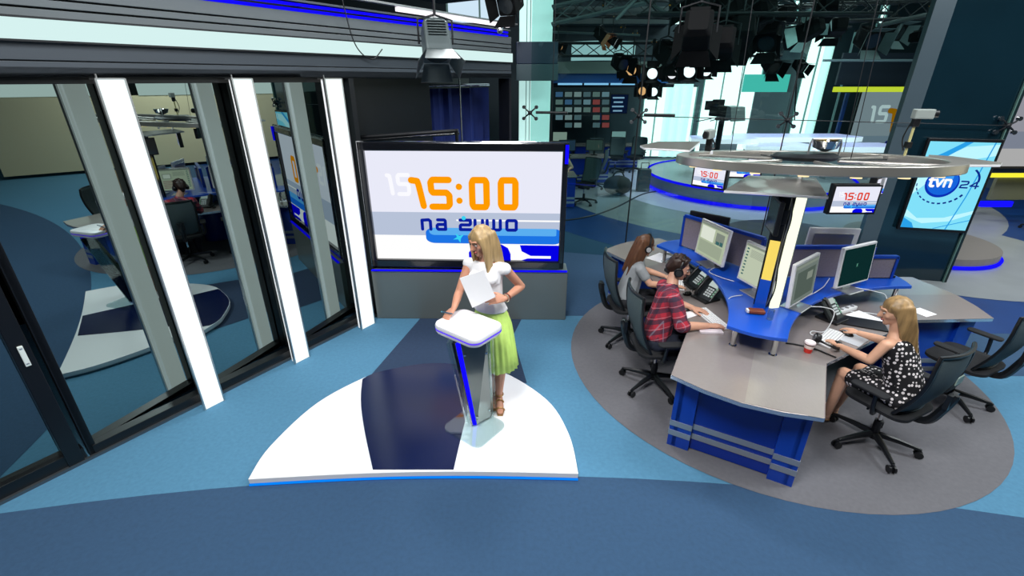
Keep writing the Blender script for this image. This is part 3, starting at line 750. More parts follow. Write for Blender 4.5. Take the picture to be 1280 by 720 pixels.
b = MB(); b.tube([(-.13, 0, -.03), (-.13, 0, .06), (-.12, 0, .1), (.12, 0, .1), (.13, 0, .06), (.13, 0, -.03)], .008, ALU); b.make('yoke', t)

def robot_camera(lab, loc, rz, hgt, bodym):
    t = thing('robotic_camera', lab, 'camera', loc, rz)
    b = MB(); b.cyl((0, 0, 0), (0, 0, hgt), .014, mat('pole_yellow', '#b9b27c', .4)); b.box((0, 0, hgt*.4), (.07, .05, .05), BLACK); b.make('pole', t, smooth=True)
    b = MB(); b.box((0, 0, hgt+.03), (.07, .07, .07), BLACK); b.box((.0, -.05, hgt+.1), (.09, .2, .08), bodym); b.make('body', t, bevel=.01)
    t.scale = (.75, .75, 1)
    b = MB(); b.cyl((0, -.15, hgt+.1), (0, -.2, hgt+.1), .032, BLACK); b.make('lens', t, smooth=True)
    b = MB(); b.tube(spline([(.03, .02, hgt+.05), (.07, .04, hgt*.6), (.02, .02, hgt*.2)], 5), .008, BLACK, 6); b.make('cable', t)
    return t
robot_camera('small grey robotic camera on a pole at the right of the ring', at(1130, 196, 2.16), math.radians(80), .26, mat('cam_grey', '#8b938f', .4))
robot_camera('small grey robotic camera on the left rim of the ring', at(885, 188, 2.18), math.radians(-40), .05, mat('cam_grey', '#8b938f', .4))

# ------------------------------------------------------------------ office chairs
FR = mat('chair_frame', '#15181b', .35); MESH = mat('chair_mesh', '#485659', .75, noise=.12, nscale=120)
SEATM = mat('chair_seat', '#16181c', .85)
def chair_proto():
    t = thing('office_chair', 'office chair', 'chair', (0, 0, 0), 0)
    for k in range(5):
        th = 2*PI*k/5+.3; c, s = math.cos(th), math.sin(th)
        b = MB(); b.tube([(.03*c, .03*s, .115), (.17*c, .17*s, .10), (.31*c, .31*s, .075)], [.028, .022, .015], FR, 8); l = b.make('base_leg', t, smooth=True)
        b = MB(); x, y = .315*c, .315*s
        for q in (-.018, .018): b.cyl((x-q*s-.008*s, y+q*c+.008*c, .03), (x-q*s+.008*s, y+q*c-.008*c, .03), .03, BLACK, n=14)
        b.cyl((x, y, .03), (x, y, .08), .012, DARK); b.make('caster', l, smooth=True)
    b = MB(); b.cyl((0, 0, .07), (0, 0, .25), .03, BLACK); b.cyl((0, 0, .25), (0, 0, .4), .016, CHROME); b.make('gas_cylinder', t, smooth=True)
    b = MB(); b.box((0, 0, .41), (.2, .26, .06), BLACK); b.cyl((-.2, .03, .41), (.2, .03, .41), .01, DARK); b.make('mechanism', t, bevel=.01)
    b = MB(); b.loft([[(x, y, z) for x, y in rrect(.48*f, .46*f, .1*f)] for f, z in ((.9, .435), (1, .45), (1, .475), (.93, .49), (.6, .494))], SEATM); b.make('seat', t, smooth=True)
    # curved mesh back, leaning back a little
    cols, rows = 12, 12
    def bp(u, v):     # u -1..1, v 0..1
        wdt = .25*(1-.12*(1-v)**2)*(1 if v < .85 else 1-.10*(v-.85)/.15)
        y = -.22 - .10*v - .05*math.sin(v*PI) + .05*(u*u) + (.03*(1-v))
        return V((u*wdt, y, .50+.56*v))
    b = MB(); G = [[b.v(bp(-1+2*i/cols, j/rows)) for i in range(cols+1)] for j in range(rows+1)]
    for j in range(rows):
        for i in range(cols): b.face([G[j][i], G[j][i+1], G[j+1][i+1], G[j+1][i]], MESH)
    o_ = b.make('backrest', t, smooth=True); m_ = o_.modifiers.new('solid', 'SOLIDIFY'); m_.thickness = .012
    b = MB(); loop = [bp(-1+2*i/cols, 0) for i in range(cols)] + [bp(1, j/rows) for j in range(rows)] + [bp(1-2*i/cols, 1) for i in range(cols)] + [bp(-1, 1-j/rows) for j in range(rows)]
    b.tube(loop, .014, FR, 8, closed=True); b.make('back_frame', t, smooth=True)
    b = MB(); b.tube(spline([(0, -.08, .41), (0, -.26, .44), (0, -.33, .6), (0, -.36, .74)], 5), [.03]*15+[.02], FR, 8); b.box((0, -.345, .68), (.1, .03, .12), FR); b.make('back_support', t, smooth=True)
    for s in (-1, 1):
        b = MB(); b.tube(spline([(s*.2, -.02, .42), (s*.29, -.04, .46), (s*.30, -.03, .62)], 5), .016, FR, 8); a_ = b.make('armrest', t, smooth=True)
        b = MB(); b.loft([[(s*.295+x, .02+y, z) for x, y in rrect(.085, .26, .035)] for z in (.625, .645)], SEATM); b.make('arm_pad', a_, smooth=True, bevel=.006)
    return t
ch = chair_proto()
ch.location = (3.0, 3.04, .006); ch.rotation_euler = (0, 0, math.radians(26)); ch['label'] = 'dark mesh office chair under the woman in the dotted dress'; ch['group'] = 'office chairs round the desk'
dup(ch, (1.40, 3.87, .006), math.radians(-88), 'dark mesh office chair under the man in the plaid shirt', 'office chairs round the desk')
dup(ch, (1.34, 4.76, .006), math.radians(-86), 'dark mesh office chair under the woman in the grey T-shirt', 'office chairs round the desk')
dup(ch, (4.12, 3.62, .006), math.radians(26), 'empty dark mesh office chair at the far right', 'office chairs round the desk')
t = thing('black_bag', 'black bag with pale lining hanging at the side of the empty right chair', 'bag', (3.83, 3.43, .30), math.radians(28))
b = MB(); b.loft([[(x, y, z) for x, y in rrect(w_, d_, .04)] for w_, d_, z in ((.2, .12, 0), (.26, .15, .05), (.24, .13, .2), (.16, .06, .26))], mat('bag_cloth', '#15171a', .7)); b.make('body', t, smooth=True)
b = MB(); b.box((.02, -.078, .11), (.12, .012, .08), mat('bag_lining', '#8fa39a', .5)); b.make('pocket', t, bevel=.004)
b = MB(); b.tube(spline([(-.08, 0, .24), (-.06, 0, .33), (.06, 0, .33), (.08, 0, .24)], 5), .008, BLACK, 6); b.make('strap', t, smooth=True)
# ------------------------------------------------------------------ room shell
ROOMD = mat('room_dark_wall', '#16222a', .7, noise=.1, nscale=1)
def wall(name, c, d, m=ROOMD):
    b_ = MB(); b_.box(c, d, m); return structure(b_.make(name))
wall('wall_back', (4.5, 18.6, 3.1), (28, .1, 6.2), mat('back_wall_teal', '#1d3038', .6, noise=.1, nscale=1))
wall('wall_right', (18, 9.5, 3.1), (.1, 29, 6.2)); wall('wall_front', (4.5, -5, 3.1), (28, .1, 6.2))
wall('ceiling', (4.5, 7, 6.25), (28, 25, .1), mat('ceiling_black', '#0f1418', .8))
wall('wall_left_rear', (-9, 7, 3.1), (.1, 25, 6.2))
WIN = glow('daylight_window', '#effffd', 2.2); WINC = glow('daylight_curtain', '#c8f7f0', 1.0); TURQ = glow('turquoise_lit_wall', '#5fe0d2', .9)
def onwall(u0, v0, u1, v1, Y):
    a_ = atY(u0, v1, Y); c_ = atY(u1, v0, Y); return a_, c_
nwin = [3]
def far_window(u0, v0, u1, v1, Y, nm, m=WIN, mull=.04, curtain=False):
    nwin[0] += 1
    lo, hi = onwall(u0, v0, u1, v1, Y); w_ = hi.x-lo.x; h_ = hi.z-lo.z
    t_ = bpy.data.objects.new('window_%d' % nwin[0], None); COL.objects.link(t_); structure(t_); t_.location = (lo.x, Y, lo.z)
    b_ = MB(); b_.box((w_/2, .02, h_/2), (w_, .03, h_), m); b_.make('pane', t_)
    b_ = MB()
    for k in range(nm+1): b_.box((w_*k/nm, -.02, h_/2), (mull, .06, h_), mat('mullion_green', '#7fa8a2', .5))
    b_.box((w_/2, -.02, 0), (w_, .06, mull), DARK); b_.box((w_/2, -.02, h_), (w_, .06, mull), DARK)
    b_.make('window_frame', t_)
    return t_
far_window(797, 108, 872, 196, 18.3, 4)
far_window(866, 45, 962, 196, 18.2, 3, mull=.03)
far_window(980, 40, 1045, 190, 18.2, 2)
far_window(838, 4, 866, 45, 18.2, 1); far_window(1095, 2, 1112, 34, 16, 1)
far_window(985, 0, 1000, 40, 15.5, 1)
far_window(560, -70, 640, 30, 12.5, 2, m=glow('sky_pane', '#cfe6f6', 1.0))
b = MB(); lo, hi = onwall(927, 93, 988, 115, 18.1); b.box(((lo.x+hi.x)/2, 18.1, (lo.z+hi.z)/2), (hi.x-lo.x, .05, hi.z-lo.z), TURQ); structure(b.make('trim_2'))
b = MB(); lo, hi = onwall(927, 115, 988, 200, 18.1); b.box(((lo.x+hi.x)/2, 18.1, (lo.z+hi.z)/2), (hi.x-lo.x, .05, hi.z-lo.z), mat('far_grey_wall', '#66757a', .7)); structure(b.make('trim_3'))
def curtain(lab, u0, v0, u1, v1, Y, m, fold=.5):
    lo, hi = onwall(u0, v0, u1, v1, Y); w_ = hi.x-lo.x; n_ = max(30, int(w_*30))
    pr = [(w_*k/n_, .05*math.sin(w_*k/n_*22)) for k in range(n_+1)]
    b_ = MB(); b_.prism(pr + [(x, y+.02) for x, y in pr[::-1]], 0, hi.z-lo.z, m)
    t_ = thing('curtain', lab, 'curtain', (lo.x, Y, lo.z), 0); b_.make('cloth', t_, smooth=True)
    b_ = MB(); b_.cyl((0, 0, hi.z-lo.z+.03), (w_, 0, hi.z-lo.z+.03), .025, DARK); b_.make('rail', t_)
CUW = mat('sheer_curtain_glow', '#d8efec', .8, emit='#d8fff8', es=1.15); CUG = mat('grey_sheer_curtain_glow', '#7f9a9c', .8, noise=.1, nscale=4, emit='#6f9a98', es=.25)  # emission imitates daylight shining through the cloth
curtain('bright sheer curtain at the far windows behind the studio camera', 823, 105, 868, 196, 17.6, CUW)
curtain('pale ribbed curtain right of the turquoise wall strip', 1000, 52, 1046, 190, 17.4, CUW)
curtain('grey ribbed curtain left of the far 15 screen', 1030, 40, 1072, 185, 16.8, CUG)
# beige wall and bright high windows on the right-hand side of the hall (seen mirrored in the dark windows)
b = MB(); b.box((12.6, 4.2, 1.2), (.1, 8.5, 2.2), mat('beige_wall', '#cfc5a4', .8)); structure(b.make('wall_beige'))
for y0_, y1_, z0_, z1_ in ((-.5, 3.4, 2.3, 4.2), (3.7, 8.2, 2.3, 4.2)):
    nwin[0] += 1
    b = MB(); b.box((12.55, (y0_+y1_)/2, (z0_+z1_)/2), (.05, y1_-y0_, z1_-z0_), glow('side_window', '#dcebe6', 1.3)); o_ = b.make('window_%d' % nwin[0]); structure(o_)
# tall pale column behind the big screen
b = MB(); lo = atY(648, 0, 9.6); hi = atY(687, 178, 9.6)
COLM = mat('pale_column_glow', '#d8f2ee', .5, emit='#c8f4ee', es=.75)  # emission stands in for light falling on the column
t = thing('tall_column', 'tall pale column lit from outside, just right of the black recess', 'column', ((lo.x+hi.x)/2, 9.6, 0))
w_ = atY(687, 100, 9.6).x - atY(648, 100, 9.6).x
b.box((0, 0, 2.6), (w_, .3, 5.2), COLM); b.make('body', t)
b = MB()
for x in (-.28, -.17): b.box((w_*x, -.155, 2.6), (.012, .01, 5.2), mat('column_joint', '#5f7a78', .6))
b.make('joint', t)
def bulk(name, lab, cat, u0, v0, u1, v1, Y, dep, m, struct_=False):
    lo, hi = onwall(u0, v0, u1, v1, Y); b_ = MB(); b_.box((0, dep/2, 0), (hi.x-lo.x, dep, hi.z-lo.z), m)
    o_ = b_.make(name, bevel=.01); o_.location = ((lo.x+hi.x)/2, Y, (lo.z+hi.z)/2)
    if struct_: structure(o_)
    else: tag(o_, lab, cat)
    return o_
NB = mat('far_navy_panel', '#1b2c44', .4); GB = mat('far_grey_panel', '#3f5058', .5)
bulk('trim_4', '', '', 645, 52, 698, 80, 8.6, .5, NB, True); bulk('trim_5', '', '', 645, 80, 698, 101, 8.6, .5, GB, True)
bulk('trim_6', '', '', 690, 92, 838, 104, 14.5, .3, mat('far_blue_lit_soffit', '#2a5f9e', .4), True)  # blue light on this soffit is put into its colour
bulk('trim_7', '', '', 690, 77, 830, 92, 14.3, .5, mat('far_beige_soffit', '#6e7a72', .5), True)
bulk('trim_8', '', '', 690, 30, 850, 50, 14.0, .5, ROOMD, True)
lo, hi = onwall(696, 103.5, 795, 106.5, 14.4)
t = thing('linear_light', 'thin pale blue line of light over the far newsroom', 'light', (lo.x, 14.4, lo.z)); b = MB()
for k in range(3): b.box(((hi.x-lo.x)*(k+.5)/3, 0, .03), ((hi.x-lo.x)/3-.06, .04, .05), glow('line_light', '#9fd0ff', 1.2))
b.make('diffuser', t)
lo, hi = onwall(714, 52, 795, 76, 13.6)
t = thing('curved_light_panel', 'curved white glowing fascia above the far newsroom', 'light', (lo.x, 13.6, lo.z)); b = MB()
n_ = 20; pr = [((hi.x-lo.x)*k/n_, -.35*math.sin(PI*k/n_)) for k in range(n_+1)]
b.prism(pr + [(x, y+.05) for x, y in pr[::-1]], 0, hi.z-lo.z, glow('fascia', '#b9dbe0', .85)); b.make('panel', t, smooth=True)

# video wall of small screens
t0 = None
cols_ = ['#5d7078', '#6f7f7c', '#7a8688', '#a04848', '#6fa088', '#4a6a90', '#8f9a9c', '#40586a', '#7c93a0']
k_ = 0
for j in range(5):
    for i in range(6):
        if (i, j) in ((3, 3), (3, 4), (0, 4)): continue
        c_ = atY(699+i*11.6, 118+j*9.6, 17.5)
        o_ = thing('wall_monitor', 'small lit monitor on the far wall, %s row, %s' % (('top', 'second', 'middle', 'fourth', 'bottom')[j], ('at the left end', 'second from left', 'third from left', 'third from right', 'second from right', 'at the right end')[i]), 'monitor', c_, 0, 'monitors on the far newsroom wall')
        if t0 is None:
            pass
        b_ = MB(); b_.box((0, .03, 0), (.30, .06, .21), BLACK); b_.make('bezel', o_)
        b_ = MB(); cc = random.choice(cols_); b_.box((0, -.002, 0), (.25, .004, .16), glow('wallmon_'+cc, cc, .8)); b_.make('screen', o_)
t = thing('text_screen', 'dark blue text screen with pale lines on the far wall', 'screen', atY(774, 130, 17.4))
b = MB(); b.box((0, .03, 0), (.62, .06, .66), BLACK); b.make('bezel', t)
b = MB(); b.box((0, -.003, 0), (.58, .006, .6), glow('text_bg', '#0b1a3c', .8))
for k in range(4): b.box((-.04, -.008, .2-.14*k), (.40-.08*(k % 2), .004, .05), glow('text_line', '#a9c4e8', .8))
b.make('screen', t)

# ------------------------------------------------------------------ glass wall between set and newsroom
GA = V((0.05, 8.0, 0)); GBp = V((6.65, 6.4, 0)); gd = (GBp-GA).normalized(); GRZ = math.atan2(gd.y, gd.x)
GM = Matrix.Translation(GA) @ Matrix.Rotation(GRZ, 4, 'Z')
CG = glassm('clear_wall_glass', '#dff0ee', .045, '#e8ffff')
DG = mat('dark_green_glass', '#0f2630', .1, spec=.8, noise=.15, nscale=1.2); GC = mat('grey_column', '#46545c', .3, noise=.05, nscale=2)
joints = [.25, 1.93, 3.98, 5.36]
for a_, b_2 in zip(joints, joints[1:]):
    nwin[0] += 1
    b_ = MB(); b_.box(((a_+b_2)/2, 0, 2.3), (b_2-a_-.012, .012, 4.6), CG); o_ = b_.make('window_%d' % nwin[0]); structure(o_); o_.location = GA; o_.rotation_euler = (0, 0, GRZ)
b_ = MB(GM); b_.box((5.47, .06, 2.5), (.22, .12, 5.0), GC); structure(b_.make('trim_9'))
b_ = MB(GM); b_.box((6.12, .05, 2.5), (1.06, .05, 5.0), DG); structure(b_.make('wall_glass_dark'))
b_ = MB(GM); b_.box((6.64, .03, 2.5), (.035, .06, 5.0), mat('seam_dark', '#1a2a2c', .3)); b_.box((6.61, .0, 2.5), (.012, .03, 5.0), mat('seam_pale', '#5f8078', .3)); structure(b_.make('trim_10'))
def spider(lab, s, z):
    t_ = thing('glass_spider', lab, 'fitting', GM @ V((s, -.03, z)), GRZ, 'steel spider fittings on the glass wall')
    b1 = MB(); b1.ball((0, 0, 0), .035, DARK); b1.cyl((0, -.02, 0), (0, .06, 0), .025, DARK)
    for sx in (-1, 1):
        for sz in (-1, 1): b1.tube([(0, 0, 0), (sx*.06, -.015, sz*.05), (sx*.10, .01, sz*.085)], [.014, .011, .010], DARK, 8)
    b1.make('arms', t_, smooth=True)
    for sx in (-1, 1):
        for sz in (-1, 1): b1 = MB(); b1.cyl((sx*.10, -.01, sz*.085), (sx*.10, .03, sz*.085), .028, STEEL, n=14); b1.make('disc', t_, smooth=True)
spider('four-armed glass fitting before the tall pale column', .25, 2.3)
spider('four-armed glass fitting in front of the dark newsroom', 1.93, 2.28)
spider('four-armed glass fitting in front of the pale ribbed curtain', 3.98, 2.26)
spider('four-armed glass fitting above the logo screen, at the glass seam', 6.6, 2.24)
for lab, s0, s1, z0, z1, r in (('thin tension cable running level across the glass wall', 1.93, 6.6, 2.28, 2.24, .006), ('dark strut left part of the glass wall, beside the tall column', .35, .85, 2.31, 2.31, .02), ('dark strut right of the newsroom glass fitting', 2.0, 2.45, 2.3, 2.3, .02),
        ):
    b1 = MB(); p0 = GM @ V((s0, -.05, z0)); p1 = GM @ V((s1, -.05, z1)); b1.cyl((0, 0, 0), p1-p0, r, DARK, n=8); o_ = b1.make('tension_rod'); o_.location = p0; tag(o_, lab, 'rod')
for lab, s, r in (('thin vertical joint rod at the newsroom glass fitting', 1.93, .012), ('thin vertical rod at the ribbed curtain glass fitting', 3.98, .010), ('thin vertical rod left of the grey column', .6, .006)):
    b1 = MB(); b1.cyl((0, 0, 0), (0, 0, 4.6), r, DARK, n=8); o_ = b1.make('vertical_rod'); o_.location = GM @ V((s, -.03, 0)); tag(o_, lab, 'rod')

# channel logo screen
t = thing('logo_screen', 'tall bright cyan screen showing the tvn24 logo on the dark glass', 'screen', GM @ V((6.19, -.05, 1.425)), GRZ)
b = MB(); b.box((0, .02, 0), (.86, .05, 1.28), BLACK); b.make('bezel', t, bevel=.006)
b = MB(); W_, H_ = .8, 1.2
LB = glow('logo_bg', '#7fdcf4', 1.05); L2 = glow('logo_light', '#b9f2fb', 1.05); L3 = glow('logo_blue', '#2aa0e8', 1.0); LN = glow('logo_navy', '#0b2a8a', 1.0); L4 = glow('logo_ball', '#1565dc', 1.); L5 = glow('logo_ball_dark', '#0a2fb4', 1.)
y0 = -.006
b.poly([(-W_/2, y0, -H_/2), (W_/2, y0, -H_/2), (W_/2, y0, H_/2), (-W_/2, y0, H_/2)], LB)
e_ = .0007
def band(pts, m, k): b.poly([(x*W_, y0-e_*k, z*H_) for x, z in pts], m)
band([(-.5, .1), (-.3, .3), (.05, .45), (.5, .48), (.5, .36), (.1, .3), (-.2, .15), (-.5, -.1)], L2, 1)
band([(-.5, .28), (-.25, .38), (.0, .5), (.12, .5), (-.2, .33), (-.5, .2)], L3, 2)
band([(-.5, -.36), (-.2, -.44), (.2, -.40), (.5, -.3), (.5, -.26), (.1, -.36), (-.3, -.38), (-.5, -.28)], L2, 2)
band([(-.5, -.5), (-.5, -.38), (-.35, -.44), (-.3, -.5)], L3, 3)
band([(.18, -.5), (.30, -.1), (.42, .5), (.44, .5), (.32, -.1), (.2, -.5)], L3, 3)
band([(.0, -.5), (.5, -.38), (.5, -.37), (0, -.49)], L3, 3)
def disc(cx, cz, r, m, k, n=40, a0=0, a1=2*PI): b.poly([(cx+r*math.cos(a0+(a1-a0)*i/n), y0-e_*k, cz+r*math.sin(a0+(a1-a0)*i/n)) for i in range(n)], m)
disc(-.09, .05, .2, L5, 4); disc(-.09, .065, .18, L4, 5); disc(-.09, .13, .11, glow('logo_ball_hi', '#3f9cf2', 1.), 6)
for i in range(12):                                      # dashed arc under the ball
    a_ = PI*1.05 + PI*.75*i/11; rr = .31
    p = V((-.07+rr*1.02*math.cos(a_), 0, .06+rr*.95*math.sin(a_))); tdir = V((-math.sin(a_), 0, math.cos(a_))); nn = V((math.cos(a_), 0, math.sin(a_))); w2 = .006+.008*i/11
    b.poly([(q.x, y0-e_*4, q.z) for q in (p-tdir*.02-nn*w2, p+tdir*.02-nn*w2, p+tdir*.02+nn*w2, p-tdir*.02+nn*w2)], LN)
for i in range(14):
    a_ = -.1+.9*i/14; a2 = -.1+.9*(i+1)/14
    b.poly([(.05+.27*math.cos(q)*r_, y0-e_*4, .10+.2*math.sin(q)*r_) for q, r_ in ((a_, .95), (a2, .95), (a2, 1.05), (a_, 1.05))], LN)
S = lambda pts, w, m, cx, cz, sc, k: stroke(b, pts, w, m, lambda u: cx+u*sc, lambda v: cz+v*sc, y0-e_*k)
# t v n in bold white, 24 in navy
S([(.1, 1.35), (.1, .15), (.25, 0), (.5, 0)], .036, G_WHITE, -.235, .005, .092, 8); S([(-.15, .95), (.5, .95)], .03, G_WHITE, -.235, .005, .092, 8)
S([(0, 1), (.4, 0), (.8, 1)], .03, G_WHITE, -.165, .005, .092, 8)
S([(0, 0), (0, 1), (.6, 1), (.75, .8), (.75, 0)], .03, G_WHITE, -.06, .005, .092, 8)
S([(0, 1), (.9, 1), (1, .8), (.9, .55), (.1, .4), (0, 0), (1, 0)], .02, LN, .13, .0, .085, 8)
S([(.8, -.05), (.8, 1), (0, .3), (1.1, .3)], .02, LN, .245, .0, .085, 8)
b.make('screen', t)

# ------------------------------------------------------------------ far stages, set desk, screens
GS = mat('far_stage_top', '#8c9598', .35); LEDW = glow('far_led', '#1410ff', 1.2)
t = thing('round_stage', 'large round grey stage edged with blue light in the far newsroom', 'stage', (SC[0], SC[1], 0))
b = MB(); b.lathe([(2.6, .0), (2.6, .36), (0, .36)], (0, 0, .005), GS, 72); b.make('deck', t)
b = MB(); b.tube([(2.62*math.cos(2*PI*k/72), 2.62*math.sin(2*PI*k/72), .37) for k in range(72)], .032, LEDW, 6, closed=True); b.tube([(2.64*math.cos(2*PI*k/72), 2.64*math.sin(2*PI*k/72), .04) for k in range(72)], .045, LEDW, 6, closed=True); b.make('edge_light', t)
t = thing('round_stage', 'small round grey stage with blue light at the far right', 'stage', (7.30, 8.05, 0))
b = MB(); b.lathe([(1.12, .0), (1.12, .17), (0, .17)], (0, 0, .006), mat('small_stage_top', '#7a7673', .4), 60); b.make('deck', t)
b = MB(); b.tube([(1.14*math.cos(PI+PI*k/40), 1.14*math.sin(PI+PI*k/40), .04) for k in range(42)], .03, LEDW, 6); b.make('edge_light', t)
SLW = mat('set_desk_white_glow', '#f4f2ff', .25, emit='#f6f4ff', es=.9); SLV = mat('set_desk_violet_glow', '#d5ccff', .3, emit='#cfc4ff', es=.35)  # emission makes the desks look brightly lit; they are no lamps
def slabdesk(lab, u0, v0, u1, v1, Y, dep, th):
    lo = atY(u0, v1, Y); hi = atY(u1, v0, Y); w_ = hi.x-lo.x
    t_ = thing('studio_desk', lab, 'desk', ((lo.x+hi.x)/2, Y, 0), 0, 'white desk sections on the far stage')
    b1 = MB(); pts = [(-w_/2, .15), (-w_/2+.3, 0), (w_/2-.3, 0), (w_/2, .15), (w_/2-.2, dep), (-w_/2+.2, dep)]
    b1.prism(pts, lo.z, lo.z+th, SLW, mtop=SLV, mside=SLW); b1.make('top', t_, bevel=.01)
    b1 = MB(); b1.box((0, dep*.6, (lo.z+.36)/2), (w_*.5, dep*.3, lo.z-.36), GS); b1.make('base', t_)
slabdesk('white violet-topped desk slab, upper middle of the far stage', 925, 166, 1086, 178, 13.2, 1.0, .13)
slabdesk('white violet-topped desk slab, right end of the far stage', 1026, 179, 1142, 191, 12.0, .9, .14)
slabdesk('white violet-topped desk slab, left part of the far stage behind the ring', 866, 168, 955, 180, 12.6, .9, .12)
slabdesk('white violet-topped desk slab, centre front behind the ring', 935, 180, 1030, 189, 12.2, .8, .12)

DIM = {}
def dimmed(m, f):
    k = (m.name, f)
    if k not in DIM:
        n_ = m.copy(); n_.name = m.name+'_dim'
        for nd in n_.node_tree.nodes:
            if nd.type == 'EMISSION': nd.inputs[1].default_value *= f
        DIM[k] = n_
    return DIM[k]
def reflection_display(lab, u, v, Y, w, h, dim):  # dimmed screens stand in for pictures reflected in the glass
    t_ = display('reflection_screen', lab, atY(u, v, Y), 0, w, h, cat='screen', bez=.05)
    for c_ in t_.children:
        if c_.name.startswith('screen'):
            for i, m in enumerate(c_.data.materials): c_.data.materials[i] = dimmed(m, dim*(1.7 if 'faint' in m.name else .85 if 'light' in m.name else 1))
def bar(name, lab, cat, u0, v0, u1, v1, Y, m, dep=.08):
    return bulk(name, lab, cat, u0, v0, u1, v1, Y, dep, m)
s_ = 15.5*.912+.5
reflection_display('large 15:00 screen dimmed to imitate a glass reflection, half hidden behind the grey column', 1154, 165, 15.5, 182*s_/F, 103*s_/F, .42)
YB = glow('yellow_light', '#f2ea3c', 1.1)
bar('yellow_light_bar', 'yellow light bar above the dim 15:00 screen', 'light', 1042, 108.5, 1150, 115, 15.3, YB)
bar('display_board', 'dark blue panel left of the dim 15:00 screen', 'panel', 1040, 116, 1063, 185, 15.6, mat('blue_panel_paint', '#123878', .5))
reflection_display('dim 15:00 screen standing in for a glass reflection, cut by the right edge of the view', 1345, 160, 9.5, 2.6, 1.45, .4)
bar('yellow_light_bar', 'yellow light bar at the right edge, topmost', 'light', 1266, 106, 1330, 113, 9.3, YB)
bar('yellow_light_bar', 'yellow light bar low at the right edge by the logo screen', 'light', 1238, 217, 1330, 222, 10.2, YB)
bar('blue_light_bar', 'blue light strip low at the right edge beside the logo screen', 'light', 1226, 252, 1268, 259, 9.9, LEDW)
bar('wall_panel', 'olive grey low wall under the yellow bar at the right edge', 'panel', 1236, 223, 1330, 250, 10.3, mat('olive_panel', '#6f7358', .6))
bar('wall_panel', 'dark wide wall panel above the dim 15:00 screen', 'panel', 1045, 66, 1160, 106, 14, mat('dark_navy_wall', '#101a26', .5))
bar('wall_rail', 'pale handrail across the dark far wall', 'rail', 1030, 74, 1180, 77, 13.5, mat('rail_grey', '#6f7f84', .4))

# newsroom desks and chairs beyond the glass
def small_desk(lab, x, y, rz, w=1.5):
    t_ = thing('office_desk', lab, 'desk', (x, y, 0), rz)
    b1 = MB(); b1.box((0, 0, .73), (w, .7, .035), DTOP); b1.make('top', t_, bevel=.005)
    b1 = MB(); b1.box((0, -.3, .36), (w-.05, .03, .68), DBLUE2)
    for sx in (-1, 1): b1.box((sx*(w/2-.04), 0, .36), (.03, .6, .72), DBLUE2)
    b1.make('panel', t_)
    b1 = MB()
    for z in (.13, .23): b1.box((0, -.318, z), (w-.06, .006, .05), STRIPE)
    b1.make('stripe', t_)
small_desk('blue desk with silver stripes right behind the big screen', .85, 11.2, 0, 1.3)
small_desk('blue desk in the dark part of the far newsroom', 1.9, 14.0, .1, 1.8)
small_desk('dark desk under the row of far black chairs', 3.2, 16.6, 0, 2.2)
small_desk('desk before the wall of small monitors', .9, 16.4, 0, 2.2)
for k, (x, y, r_, lab) in enumerate(((1.75, 11.3, 2.3, 'dark office chair beside the blue striped desk behind the glass'), (2.7, 15.4, 3.0, 'leftmost black chair before the bright far windows'), (3.35, 15.5, 2.8, 'middle black chair before the bright far windows'), (4.0, 15.6, 2.5, 'rightmost black chair before the bright far windows'), (2.3, 13.1, 1.2, 'dark chair at the dim far newsroom desk'), (10.6, 9.0, .6, 'dark chair at the right edge beside the blue light strip'))):
    dup(ch, (x, y, 0), r_, lab, 'far newsroom chairs')
def far_monitor(lab, x, y, z, rz, m):
    t_ = thing('desk_monitor', lab, 'monitor', (x, y, z), rz)
    b1 = MB(); b1.box((0, .01, .28), (.5, .04, .32), BLACK); b1.make('casing', t_, bevel=.005)
    b1 = MB(); b1.box((0, -.012, .28), (.46, .003, .28), m); b1.make('screen', t_)
    b1 = MB(); b1.box((0, .02, .07), (.06, .03, .14), BLACK); b1.box((0, 0, .006), (.2, .16, .012), BLACK); b1.make('stand', t_)
far_monitor('small pale screen above the far black chairs', 3.6, 16.5, .75, 0, glow('mon_a', '#a8c8c8', .6))
far_monitor('dim monitor on the dark newsroom desk', 1.6, 14.0, .75, .2, glow('mon_b', '#38506a', .5))
far_monitor('second dim monitor on the dark newsroom desk', 2.4, 14.1, .75, -.2, glow('mon_c', '#4c5f5a', .5))
far_monitor('yellowish monitor on the desk before the monitor wall', 0.8, 16.3, .75, 0, glow('mon_d', '#8a8a50', .6))
far_monitor('pale tall document screen in the dim newsroom', 1.6, 16.3, .75, 0, glow('mon_e', '#b9c0b4', .6))
def puffy(lab, x, y, s):
    t_ = thing('floor_bag', lab, 'bag', (x, y, 0)); b1 = MB(); b1.ball((0, 0, .2*s), .22*s, mat('dark_bag', '#1e262a', .8, noise=.3, nscale=6), (1.3, 1, .9)); b1.make('body', t_, smooth=True)
    b1 = MB(); b1.tube(spline([(-.12*s, 0, .36*s), (-.05*s, 0, .46*s), (.06*s, 0, .46*s), (.12*s, 0, .36*s)], 4), .015*s, BLACK, 6); b1.make('strap', t_)
puffy('dark rounded bag on the floor beyond the glass', 2.75, 12.2, 1.3); puffy('small dark rounded bag behind the first one', 2.2, 14.9, 1.2)
t = thing('floor_case', 'grey upright case by the far round stage', 'case', (3.55, 12.7, 0)); b = MB(); b.box((0, 0, .3), (.32, .25, .6), mat('case_grey', '#46545a', .5)); b.make('body', t, bevel=.02)
b = MB(); b.tube([(-.1, 0, .6), (-.1, 0, .75), (.1, 0, .75), (.1, 0, .6)], .012, DARK, 6); b.make('handle', t)
cable('long dark cable curving over the far grey floor', [(.7, 9.6, .012), (1.6, 10.0, .012), (2.4, 10.8, .012), (3.4, 12.2, .012), (3.9, 12.6, .012)], .02, BLACK)

